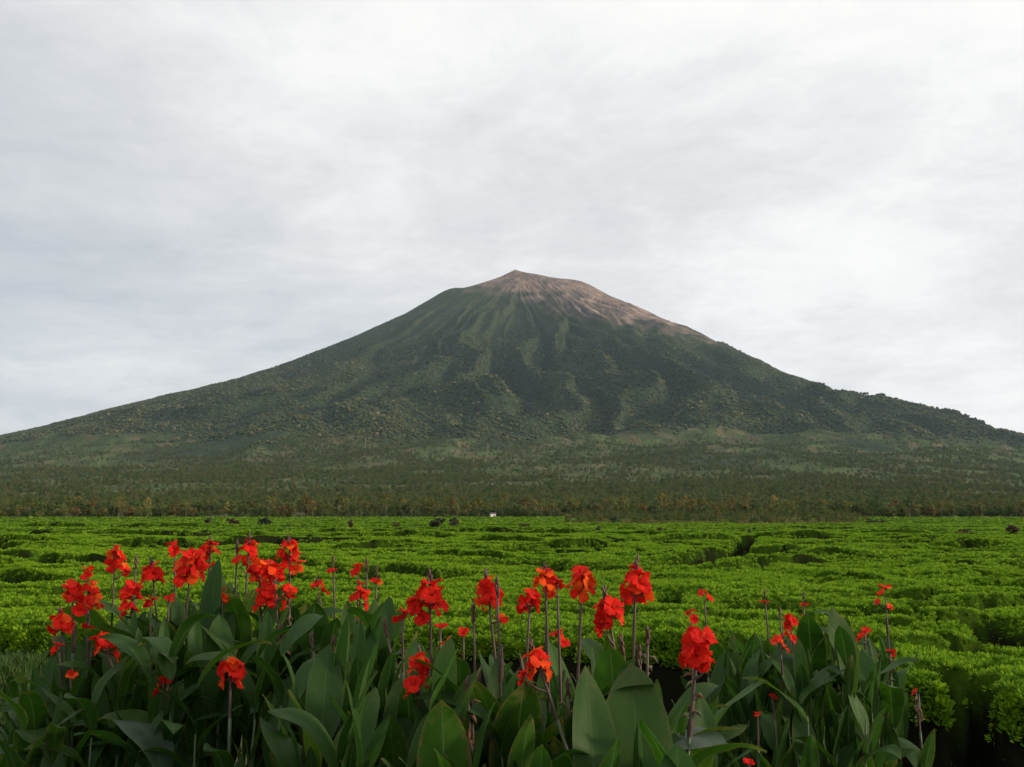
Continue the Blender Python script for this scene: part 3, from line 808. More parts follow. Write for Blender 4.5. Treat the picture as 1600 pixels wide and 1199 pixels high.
tea_src = [tea_shoot(40 + i, 9, 1.0 + 0.15 * i) for i in range(4)]
PX_, PN_, PS_ = [], [], []
for d0, d1, den, sc0 in ((4.5, 14, 430, .55), (14, 26, 270, .64), (26, 60, 85, 1.0), (60, 170, 8, 2.5), (170, 330, .9, 6.0), (330, 600, .18, 11.0)):
    half = R(38) if d0 < 20 else R(32)
    n = int(den * half * (d1 * d1 - d0 * d0)); d = np.sqrt(RNG.uniform(d0 * d0, d1 * d1, n)); a = RNG.uniform(-half, half, n)
    x, y = d * np.sin(a), d * np.cos(a)
    z, gp, ed = tea(x, y, True); ok = (y > ed + 0.02); x, y, z, gp = x[ok], y[ok], z[ok], gp[ok]
    eps = 0.04
    gx = (tea(x + eps, y) - tea(x - eps, y)) / (2 * eps); gy = (tea(x, y + eps) - tea(x, y - eps)) / (2 * eps)
    sl = np.hypot(gx, gy)
    keep = ((gp < 0.6) & (scrub_mask(x, y) < 0.5)) | (RNG.uniform(0, 1, len(x)) < 0.04)
    x, y, z, gx, gy, sl = (v[keep] for v in (x, y, z, gx, gy, sl))
    # extra shoots on the steep sides
    st = np.where(sl > 1.2)[0]; rep = np.repeat(st, 2)
    xx = np.concatenate([x, x[rep] + RNG.normal(0, .03, len(rep))]); yy = np.concatenate([y, y[rep] + RNG.normal(0, .03, len(rep))])
    zz_ = np.concatenate([z, z[rep] * RNG.uniform(.45, 1.0, len(rep))]); gx = np.concatenate([gx, gx[rep]]); gy = np.concatenate([gy, gy[rep]])
    nrm = np.stack([-gx, -gy, np.ones_like(gx)], 1); nrm[:, :2] = np.clip(nrm[:, :2], -1.6, 1.6)
    PX_.append(np.stack([xx, yy, zz_ + 0.01], 1)); PN_.append(nrm); PS_.append(sc0 * RNG.uniform(0.75, 1.3, len(xx)))
# shoots clothing the cut face along the near edge of the field
n = 7000
x = RNG.uniform(-12, 9, n); zf = RNG.uniform(.55, 1, n) ** .7; e0 = np.interp(x, TEA_EDGE[:, 0], TEA_EDGE[:, 1]) - 0.3
yy = e0.copy()
for _ in range(16):
    zz1 = tea(x, yy); yy = np.where(zz1 < zf * 0.72, yy + 0.045, yy)
ok = tea(x, yy + 0.06) > zf * 0.72 - 0.05; x, yy, zf = x[ok], yy[ok], zf[ok]; n = len(x)
PX_.append(np.stack([x, yy - 0.03, zf * 0.72], 1)); PN_.append(np.stack([RNG.normal(0, .5, n), -1.5 + 0 * x, np.ones(n)], 1)); PS_.append(RNG.uniform(.7, 1.2, n))
pts = np.concatenate(PX_); nrm = np.concatenate(PN_); scl = np.concatenate(PS_)
tilt = np.arctan(np.hypot(nrm[:, 0], nrm[:, 1])) * 0.9; azm = np.arctan2(nrm[:, 1], nrm[:, 0])
spin = RNG.uniform(0, 6.28, len(pts))
# tilt about the horizontal axis perpendicular to the slope, after a random spin: R = Rz(azm) Ry(tilt) Rz(spin-azm)
cz, sz = np.cos(azm), np.sin(azm); ct, st_ = np.cos(tilt + RNG.normal(0, .12, len(pts))), 0
tl = np.arccos(np.clip(ct, -1, 1)); st_ = np.sin(tl); cs, ssn = np.cos(spin), np.sin(spin)
R00 = cz * ct * cs - sz * ssn; R10 = sz * ct * cs + cz * ssn; R20 = -st_ * cs
R21 = st_ * ssn; R22 = ct
ey = np.arcsin(np.clip(-R20, -1, 1)); ex = np.arctan2(R21, R22); ez = np.arctan2(R10, R00)
zsc = scl * np.clip(1.0 / scl, 0.14, 1.0)
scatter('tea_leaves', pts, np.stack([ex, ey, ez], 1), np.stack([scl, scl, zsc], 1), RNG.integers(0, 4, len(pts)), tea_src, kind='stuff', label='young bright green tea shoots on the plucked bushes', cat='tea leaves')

# ------------------------------------------------------------------ shrubs, hut and marker in the far part of the field
shrub_cache = {}


def shrub_mesh(mat, v):
    if (mat, v) not in shrub_cache:
        V_, F_, c = leaf_cloud(500 + v, 12, 22, 0.13, 0.5, 0.5, 0.48, 0.35)
        pr = [(V_, F_, 0)]
        for i in range(5):
            pr.append((*tube([(0, 0, -0.5), tuple(c[i] * np.array([.4, .4, .7])), tuple(c[i])], [.035, .025, .01], 5), 1))
        V_, F_, M_ = join(pr)
        shrub_cache[(mat, v)] = mk_mesh('field_shrub', V_, F_, [M[mat], M['bark']], smooth=False, midx=M_)
    return shrub_cache[(mat, v)]


SHRUBS = [  # px, base py, width px, height px, colour, label
    (682, 827, 25, 16, 'shrub_dark', 'large dark shrub, the bigger of the dark pair standing in the tea'),
    (709, 827, 15, 15, 'shrub_dark', 'dark rounded shrub, the smaller of the dark pair standing in the tea'),
    (654, 825, 11, 9, 'shrub_green', 'small green shrub just left of the dark pair in the tea'),
    (619, 824, 12, 7, 'shrub_red', 'low brownish shrub two bushes left of the dark pair'),
    (547, 827, 8, 15, 'shrub_red', 'pointed reddish shrub alone in the tea beneath the slender tree row'),
    (595, 825, 4, 5, 'shrub_dark', 'tiny dark shrub between the pointed red shrub and the dark pair'),
    (123, 820, 5, 8, 'shrub_dark', 'dark knob-like shrub, taller of two side by side at far left field edge'),
    (113, 820, 4, 6, 'shrub_dark', 'smaller of two dark shrubs side by side at far left field edge'),
    (181, 819, 5, 6, 'shrub_dark', 'dark round shrub in the tea above the leftmost tall canna flower'),
    (175, 824, 3, 6, 'shrub_green', 'thin green sapling above the leftmost tall canna flower'),
    (243, 820, 6, 9, 'shrub_red', 'rusty upright shrub at the left part of the far tea edge'),
    (325, 821, 13, 9, 'shrub_dark', 'low dark shrub in the tea straight above the tallest bud spike'),
    (365, 819, 20, 12, 'shrub_red', 'broad reddish shrub at the far tea edge above the left canna clump'),
    (414, 819, 19, 13, 'shrub_green', 'broad grey-green shrub at the far tea edge above the left canna clump'),
    (448, 823, 11, 6, 'shrub_green', 'low green mound in the tea left of a dark round shrub'),
    (475, 824, 7, 9, 'shrub_dark', 'dark round shrub alone in the tea above the big red flower cluster'),
    (790, 827, 26, 7, 'shrub_red', 'long low brown shrub in the tea below the small white hut'),
    (818, 826, 14, 7, 'shrub_red', 'low brown shrub right end of the brown strip below the hut'),
    (860, 830, 10, 7, 'shrub_green', 'low green shrub in the tea below the summit'),
    (921, 829, 9, 6, 'shrub_green', 'low green shrub just left of a dark shrub right of centre'),
    (935, 828, 8, 10, 'shrub_dark', 'dark shrub in the tea right of centre beside a low green one'),
    (961, 818, 14, 13, 'shrub_green', 'large green shrub at the foot of the tree row right of centre'),
    (1031, 830, 8, 14, 'shrub_red', 'dark red-brown sapling standing tall in the tea right of centre'),
    (1171, 835, 6, 8, 'shrub_green', 'green sapling at the end of the dark path through the tea'),
    (1220, 833, 5, 6, 'shrub_green', 'tiny green sapling between the path and the pale marker'),
    (1285, 830, 6, 11, 'shrub_red', 'narrow dark red shrub behind the pale marker'),
    (1373, 817, 16, 11, 'shrub_dark', 'dark shrub at the right foot of the far tree row'),
    (1358, 817, 10, 8, 'shrub_dark', 'smaller dark shrub left beside another at the foot of the tree row'),
    (1338, 834, 6, 7, 'shrub_dark', 'small dark shrub in the tea right of the pale marker'),
    (1411, 833, 15, 10, 'shrub_green', 'rounded grey-green shrub in the right part of the tea'),
    (1437, 833, 21, 8, 'shrub_red', 'wide reddish shrub beside the rounded grey-green one'),
    (1505, 832, 20, 8, 'shrub_red', 'low brown scrubby bush in the tea near the right border'),
    (1582, 834, 21, 14, 'shrub_red', 'large red-brown shrub at the right border of the tea field'),
]
for j, (px, py, wd, hp, mat, lab) in enumerate(SHRUBS):
    Y = 1.13 * FPX / (py - 805); p = at(px, py, Y); p.z = float(tea([p.x], [p.y])[0]) - 0.05
    o = link('field_shrub', shrub_mesh(mat, j % 4), loc=p, rot=(0, 0, j * 1.3), scl=(wd * Y / FPX, wd * Y / FPX, hp * Y / FPX * 1.05), label=lab, cat='shrub', group='shrubs scattered in the far tea')

n = 2600
d = np.sqrt(RNG.uniform(120 ** 2, 600 ** 2, n)); a = RNG.uniform(R(0), R(21), n); x, y = d * np.sin(a), d * np.cos(a); ok = scrub_mask(x, y) > RNG.uniform(.3, 1, n); x, y = x[ok], y[ok]
rot = np.zeros((len(x), 3)); rot[:, 2] = RNG.uniform(0, 6.28, len(x))
scatter('scrub', np.stack([x, y, tea(x, y) * 0.7], 1), rot, RNG.uniform(.10, .28, len(x)) * (0.5 + d[ok] / 600), RNG.integers(2, 6, len(x)), bush_src, kind='stuff', label='brownish scrub in the fallow strip between the tea and the trees', cat='scrub')

# small white hut at the tree row
hp_ = at(770, 806, 596); hut = link('hut', None, loc=(hp_.x, 596, 0), rot=(0, 0, 0.3), label='tiny white hut with dark roof at the foot of the tree row', cat='hut')


def box(x0, x1, y0, y1, z0, z1):
    v = [(x0, y0, z0), (x1, y0, z0), (x1, y1, z0), (x0, y1, z0), (x0, y0, z1), (x1, y0, z1), (x1, y1, z1), (x0, y1, z1)]
    return v, [(0, 3, 2, 1), (4, 5, 6, 7), (0, 1, 5, 4), (1, 2, 6, 5), (2, 3, 7, 6), (3, 0, 4, 7)]


link('wall', mk_mesh('hut_wall', *box(-1.5, 1.5, -1.1, 1.1, 0, 2.5), M['white_paint'], smooth=False), hut)
link('roof', mk_mesh('hut_roof', [(-1.8, -1.4, 2.5), (1.8, -1.4, 2.5), (1.8, 1.4, 2.5), (-1.8, 1.4, 2.5), (-1.8, 0, 3.3), (1.8, 0, 3.3)], [(0, 3, 2, 1), (0, 1, 5, 4), (2, 3, 4, 5), (1, 2, 5), (3, 0, 4)], M['roof_dark'], smooth=False), hut)
link('door', mk_mesh('hut_door', *box(0.2, 1.0, -1.14, -1.1, 0, 1.9), M['roof_dark'], smooth=False), hut)

p = at(1267, 842, 1.13 * FPX / 37)
n_ = 9; mv = []
for k in range(4):
    rr2 = [0.10, 0.085, 0.05, 0.008][k]
    for q in range(n_):
        a = 2 * PI * q / n_; f = 1 + 0.18 * math.sin(q * 2.3 + k)
        mv.append((math.cos(a) * rr2 * f * .8, math.sin(a) * rr2 * f * .8, [-0.12, 0.01, 0.08, 0.14][k]))
mf = [(k * n_ + q, k * n_ + (q + 1) % n_, (k + 1) * n_ + (q + 1) % n_, (k + 1) * n_ + q) for k in range(3) for q in range(n_)] + [tuple(range(3 * n_, 4 * n_))]
link('field_marker', mk_mesh('field_marker', mv, mf, M['pale_cloth']), loc=(p.x, p.y, float(tea([p.x], [p.y])[0]) + 0.02), label='small pale pointed marker poking out of the distant tea', cat='marker')

# ------------------------------------------------------------------ canna parts


class Leaf:
    pass


def leaf_variant(i, W, fold, p0, bend, pw, twist, wave, mat, roll=0.0, n=12, m=6):
    v = np.linspace(0, 1, n + 1); phi = R(p0) + R(bend) * v ** pw
    sx = np.concatenate([[0], np.cumsum(np.sin((phi[1:] + phi[:-1]) / 2) / n)]); szz = np.concatenate([[0], np.cumsum(np.cos((phi[1:] + phi[:-1]) / 2) / n)])
    sh = (v ** 0.62) * ((1 - v) ** 0.72); sh /= sh.max()
    hw = W / 2 * sh; hw[:2] = np.maximum(hw[:2], 0.016); hw[-1] = 0.003
    V = []; U = []
    for a in range(n + 1):
        T = Vector((math.sin(phi[a]), 0, math.cos(phi[a]))); N = Vector((-math.cos(phi[a]), 0, math.sin(phi[a]))); S = Vector((0, 1, 0))
        q = Quaternion(T, R(twist) * v[a]); N.rotate(q); S.rotate(q)
        for b in range(m + 1):
            t = -1 + 2 * b / m; w_ = hw[a]
            if roll:
                ang = t * roll * 2.6; rad = w_ / max(0.3, roll * 2.6); lat = math.sin(ang) * rad; lift = (1 - math.cos(ang)) * rad
            else:
                f = R(fold) * (1 - 0.45 * v[a]); lat = t * w_ * math.cos(f); lift = abs(t) * w_ * math.sin(f) - 0.10 * w_ * t * t
            lift += wave * W * math.sin(v[a] * 9 + i * 1.7 + (1.2 if t > 0 else 0)) * t * t
            V.append(Vector((sx[a], 0, szz[a])) + S * lat + N * lift); U.append((t * .5 + .5, v[a]))
    L = Leaf(); L.mesh = mk_mesh('canna_leaf', V, grid_faces(n + 1, m + 1), M[mat], uv=U); L.tip = Vector((sx[-1], 0, szz[-1]))
    return L


LV = {'up': [], 'arch': [], 'flop': [], 'young': [], 'roll': []}
for i in range(6):
    LV['up'].append(leaf_variant(i, [.31, .37, .27, .34, .40, .31][i], [24, 16, 30, 20, 14, 26][i], [6, 10, 4, 12, 8, 14][i], [16, 30, 12, 24, 34, 20][i], 1.5, [0, 14, -18, 8, -10, 22][i], .045, 'canna_leaf'))
for i in range(5):
    LV['arch'].append(leaf_variant(10 + i, [.35, .40, .33, .38, .32][i], [22, 14, 26, 18, 24][i], [22, 30, 18, 34, 26][i], [50, 62, 70, 44, 80][i], 1.3, [0, 16, -14, 20, -24][i], .06, 'canna_leaf'))
for i in range(3):
    LV['flop'].append(leaf_variant(20 + i, [.42, .38, .40][i], [12, 18, 10][i], [24, 34, 28][i], [105, 95, 120][i], 1.7, [8, -20, 14][i], .07, 'canna_leaf'))
for i in range(3):
    LV['young'].append(leaf_variant(30 + i, [.40, .46, .38][i], [20, 14, 26][i], [6, 12, 9][i], [14, 26, 20][i], 1.5, [10, -14, 0][i], .05, 'canna_leaf_young'))
LV['sheen'] = [leaf_variant(25, .46, 12, 24, 112, 1.7, 8, .07, 'canna_leaf_painted_sheen')]
for i in range(2):
    LV['roll'].append(leaf_variant(40 + i, [.30, .24][i], 0, 3, 8, 1.4, 20, .0, 'canna_leaf_young', roll=0.75))


def petal_variant(i, mat):
    n, m = 6, 6; g = random.Random(i + 60)
    W = g.uniform(.85, 1.12); p0, p1 = R(g.uniform(14, 30)), R(g.uniform(70, 125)); ph = g.uniform(0, 6)
    v = np.linspace(0, 1, n + 1); phi = p0 + (p1 - p0) * v ** 1.2
    sx = np.concatenate([[0], np.cumsum(np.sin(phi[1:]) / n)]); sz_ = np.concatenate([[0], np.cumsum(np.cos(phi[1:]) / n)])
    V = []; U = []
    for a in range(n + 1):
        w_ = W / 2 * (0.16 + 0.84 * math.sin(min(1, v[a] * 1.12) ** 1.3 * PI * 0.62)) * (0.72 if a == n else 1.0)
        N = Vector((-math.cos(phi[a]), 0, math.sin(phi[a]))); T = Vector((math.sin(phi[a]), 0, math.cos(phi[a])))
        for b in range(m + 1):
            t = -1 + 2 * b / m
            ruff = 0.11 * v[a] * (abs(t) ** 1.3) * math.sin(v[a] * 11 + ph + t * 3.0) + 0.07 * v[a] ** 2 * math.sin(t * 6.5 + ph)
            tipc = (0.10 * (1 - t * t) - 0.05 + 0.05 * math.sin(t * 9 + ph)) * v[a] ** 4
            V.append(Vector((sx[a], 0, sz_[a])) + Vector((0, 1, 0)) * (t * w_) + N * (ruff + 0.10 * t * t * w_) + T * tipc); U.append((t * .5 + .5, v[a]))
    return mk_mesh('canna_petal', V, grid_faces(n + 1, m + 1), M[mat], uv=U)


PET = {'r': [petal_variant(i, 'petal_red') for i in range(5)], 'o': [petal_variant(i + 5, 'petal_orange') for i in range(4)]}
# calyx with the stamen
pr = [(*tube([(0, 0, -0.42), (0, 0, -0.2), (0, 0, 0.02), (0, 0, 0.16)], [0.05, 0.085, 0.075, 0.12], 7, False), 0)]
for k in range(3):
    a = k * 2.1; pr.append((*tube([(math.cos(a) * .08, math.sin(a) * .08, -0.05), (math.cos(a) * .16, math.sin(a) * .16, 0.18), (math.cos(a) * .2, math.sin(a) * .2, 0.36)], [.035, .05, .008], 5), 0))
pr.append((*tube([(0, 0, 0), (0.03, 0, .3), (0.09, 0, .62)], [.045, .05, .03], 5), 1))
v, f, mi = join(pr)
CALYX = mk_mesh('canna_calyx', v, f, [M['calyx'], M['petal_orange']], midx=mi)


def spike_mesh(seed, n, spread, ln):
    g = random.Random(seed); pr = [(*tube([(0, 0, -0.05), (0, 0, 0.02), (0, 0, 0.07)], [.0045, .004, .002], 6), 0)]
    for k in range(n):
        a = k * 2.4; z0 = -0.02 + 0.08 * k / n; l = ln * g.uniform(.7, 1.15); o = Vector((math.cos(a), math.sin(a), 0))
        b = Vector((0, 0, z0)); e = b + o * spread * g.uniform(.6, 1.2) * l + Vector((0, 0, l))
        pr.append((*tube([b, b.lerp(e, .3) + o * .004, b.lerp(e, .7) + o * .003, e], [.0025, .0068, .0055, .0008], 6), 0))
    v, f, _ = join(pr)
    return mk_mesh('canna_buds', v, f, M['bud'])


SPK = [spike_mesh(1, 6, .2, .042), spike_mesh(2, 7, .14, .05), spike_mesh(3, 5, .28, .038)]


def dry_mesh(seed):
    g = random.Random(seed); pr = []
    for k in range(11):
        a = g.uniform(0, 6.28); z = -k * 0.014; o = Vector((math.cos(a), math.sin(a), 0)); b = o * .005 + Vector((0, 0, z))
        e = b + o * g.uniform(.012, .03) + Vector((0, 0, g.uniform(-.035, .015)))
        pr.append((*tube([b, b.lerp(e, .5) + Vector((0, 0, .006)), e], [.0015, g.uniform(.003, .007), .001], 5), g.choice((0, 0, 1))))
    v, f, mi = join(pr)
    return mk_mesh('dried_bracts', v, f, [M['dry'], M['pod']], midx=mi)


DRY = [dry_mesh(1), dry_mesh(2), dry_mesh(3)]
v, f = tube([(0, 0, 0), (0.004, 0, .05), (0.012, 0, .13), (0.018, 0, .2), (0.024, 0, .25)], [.0065, .0105, .0085, .005, .0012], 7)
BRACT = mk_mesh('canna_bract', v, f, M['stalk'])
CRNG = random.Random(21)


def put_leaf(plant, base_local, az, L, kind, wide=1.0, vi=None):
    vs_ = LV[kind]; lv = vs_[CRNG.randrange(len(vs_)) if vi is None else vi]
    return link('leaf', lv.mesh, plant, base_local, (0, 0, az), (L, L * wide, L))


def stem_parts(plant, pts, z_leaf, r0=0.011, r1=0.0055):
    """green lower stem and maroon flower stalk along the local polyline pts"""
    pts = [Vector(p) for p in pts]
    n = 14; C = []
    for k in range(n + 1):        # quadratic bezier
        t = k / n; a = pts[0].lerp(pts[1], t); b = pts[1].lerp(pts[2], t); C.append(a.lerp(b, t))
    ks = max(2, min(n - 2, sum(1 for c in C if c.z < z_leaf)))
    lo, hi_ = C[:ks + 1], C[ks:]
    v, f = tube(lo, [r0 + (r1 * 1.15 - r0) * k / n for k in range(len(lo))], 8)
    link('stem', mk_mesh('canna_stem', v, f, M['stem']), plant)
    v, f = tube(hi_, [r1 * (1.15 - 0.45 * k / len(hi_)) for k in range(len(hi_))], 8)
    link('flower_stalk', mk_mesh('canna_stalk', v, f, M['stalk']), plant)
    return C


LEAFTOP = np.array([(0, 1050), (30, 1035), (60, 1015), (100, 1000), (160, 955), (200, 935), (260, 930), (320, 905), (345, 880), (385, 885), (430, 900), (480, 935), (520, 920), (600, 925), (640, 930), (680, 985), (740, 1000), (775, 1035), (830, 1005), (900, 1040), (945, 1005), (1000, 1025), (1060, 1080), (1100, 1010), (1135, 985), (1160, 975), (1200, 985), (1260, 960), (1300, 950), (1345, 962), (1385, 1005), (1405, 1030), (1425, 1110), (1440, 1160)], float)


def leaf_limit_z(x, y):
    px = 800 + FPX * x / y
    py = float(np.interp(px, LEAFTOP[:, 0], LEAFTOP[:, 1]))
    return at(px, py, y).z


def leaves_on(plant, C, base, n, ztop, clump, L0=0.48):
    """alternate leaves up the stem, the topmost tip near world height ztop"""
    az0 = CRNG.uniform(0, 6.28)
    zg = base.z
    for k in range(n):
        L = L0 * CRNG.uniform(.84, 1.15)
        if clump == 'mid':
            kind = CRNG.choices(['up', 'arch', 'young', 'roll'], [7, 1.0, 1.8, .7])[0]
        elif clump == 'left':
            kind = CRNG.choices(['up', 'arch', 'flop', 'young', 'roll'], [4.5, 3.2, 1.2, .9, .3])[0]
        else:
            kind = CRNG.choices(['up', 'arch', 'flop', 'young', 'roll'], [7, 1.6, .3, 1.0, .7])[0]
        if k < 1 and kind in ('flop',):
            kind = 'up'
        lv = LV[kind][CRNG.randrange(len(LV[kind]))]
        ztip = ztop - k * CRNG.uniform(.10, .15)
        zb = ztip - max(lv.tip.z, 0.42) * L
        zb = max(0.06, zb - zg)
        j = min(range(len(C)), key=lambda q: abs(C[q].z - zb))
        put = C[j].copy(); put.z = zb
        az = az0 + k * PI + CRNG.uniform(-.55, .55)
        link('leaf', lv.mesh, plant, put, (0, 0, az), (L, L * CRNG.uniform(.58, .98), L))


def flower_head(plant, c, axis, size, n, orange, rng, spike=True, dry=False):
    """florets round the rachis; size = overall width in metres"""
    s = size / (0.100 if n == 1 else 0.128 if n == 2 else 0.150) * 0.062
    s = max(0.030, min(0.095, s))
    up = axis.normalized(); a0 = rng.uniform(0, 6.28)
    fr = up.orthogonal().normalized(); sd = up.cross(fr)
    for k in range(n):
        a = a0 + k * 2.4 + rng.uniform(-.3, .3)
        if n == 1:
            el = R(rng.uniform(45, 75))
        else:
            el = R((68 if k == 0 else 30 if k < 3 else rng.uniform(-12, 30)) + rng.uniform(-10, 10))
        d = (fr * math.cos(a) + sd * math.sin(a)) * math.cos(el) + up * math.sin(el)
        base = c + up * ((0.35 - 0.9 * k / max(1, n)) * s * 1.2 if n > 1 else -0.3 * s) + d * s * (0.40 if n > 1 else 0.1)
        q = d.to_track_quat('Z', 'Y')
        fo = link('flower', CALYX, plant, base, q.to_euler(), (s, s, s))
        npet = 4 if k < 3 else 3
        p0 = rng.uniform(0, 6.28)
        for j in range(npet):
            key = 'o' if rng.random() < orange else 'r'
            pm = PET[key][rng.randrange(len(PET[key]))]
            ps = rng.uniform(.85, 1.18)
            link('petal', pm, fo, (0, 0, 0.02), (rng.uniform(-.2, .2), rng.uniform(-.28, .22), p0 + j * 2 * PI / npet + rng.uniform(-.3, .3)), (ps, ps, ps))
    if spike:
        k = max(.6, min(1.2, size / 0.15))
        link('bud_spike', SPK[rng.randrange(3)], plant, c + up * (0.7 * s + 0.01), up.to_track_quat('Z', 'Y').to_euler(), (k, k, k))
    if dry:
        link('dried_bracts', DRY[rng.randrange(3)], plant, c - up * (s * 0.9), up.to_track_quat('Z', 'Y').to_euler(), (1.2, 1.2, 1.2))


def clump_of(px):
    return 'left' if px < 475 else 'mid' if px < 1098 else 'right'


CAT = 'canna'


def canna(px, py, Y, size_px, n, orange, lean, label, spike=True, dry=False, nleaf=3, bract=None, extra=()):
    """a flowering canna: blossom centre at photo position (px, py) and depth Y; lean = sideways pixels of drift per 100 px down"""
    rng = random.Random(int(px * 7 + py))
    H = at(px, py, Y)
    x0 = H.x - (-lean) / 100.0 * H.z * 0.9
    y0 = Y + rng.uniform(-.06, .10)
    base = Vector((x0, y0, float(ground_h(x0, y0)) - 0.01))
    pl = link('canna', None, loc=base, label=label, cat=CAT, group='flowering cannas'); pl.empty_display_size = .1
    c = H - base
    mid_ = Vector((c.x * 0.35 + rng.uniform(-.03, .03), c.y * .4, c.z * 0.55))
    zl = leaf_limit_z(x0, y0)
    C = stem_parts(pl, [(0, 0, 0), mid_, c], max(0.3, min(c.z - 0.18, zl - 0.25)))
    axis = (C[-1] - C[-2])
    if n:
        flower_head(pl, c, axis, size_px * 1.02 * Y / FPX, n + (1 if n > 2 else 0), orange, rng, spike, dry)
        for (ex_, ey_, es_, en_, eo_) in extra:
            q = at(ex_, ey_, Y - 0.02) - base; k = min(range(len(C) - 1), key=lambda t_: abs(C[t_].z - (q.z - 0.05)))
            ax = (q - C[k]); v, f = tube([C[k], C[k].lerp(q, .5) + Vector((0, 0, -.006)), q], [.0045, .004, .0035], 6)
            link('flower_stalk', mk_mesh('canna_stalk', v, f, M['stalk']), pl)
            flower_head(pl, q, (ax.normalized() + Vector((0, 0, 1.0))).normalized(), es_ * Y / FPX, en_, eo_, rng, False, False)
    else:
        link('bud_spike', SPK[1], pl, c, axis.to_track_quat('Z', 'Y').to_euler(), (.75, .75, .8))
        if dry:
            link('dried_bracts', DRY[rng.randrange(3)], pl, c - axis.normalized() * .02, axis.to_track_quat('Z', 'Y').to_euler(), (1.4, 1.4, 1.4))
    if bract or (bract is None and rng.random() < .2):
        b = C[-4]; link('bract', BRACT, pl, b, (0, 0, rng.uniform(0, 6.28)), (1, 1, rng.uniform(.45, .8)))
    leaves_on(pl, C, base, nleaf, min(zl, H.z - 0.10) - CRNG.uniform(0, .16), clump_of(px))
    return pl


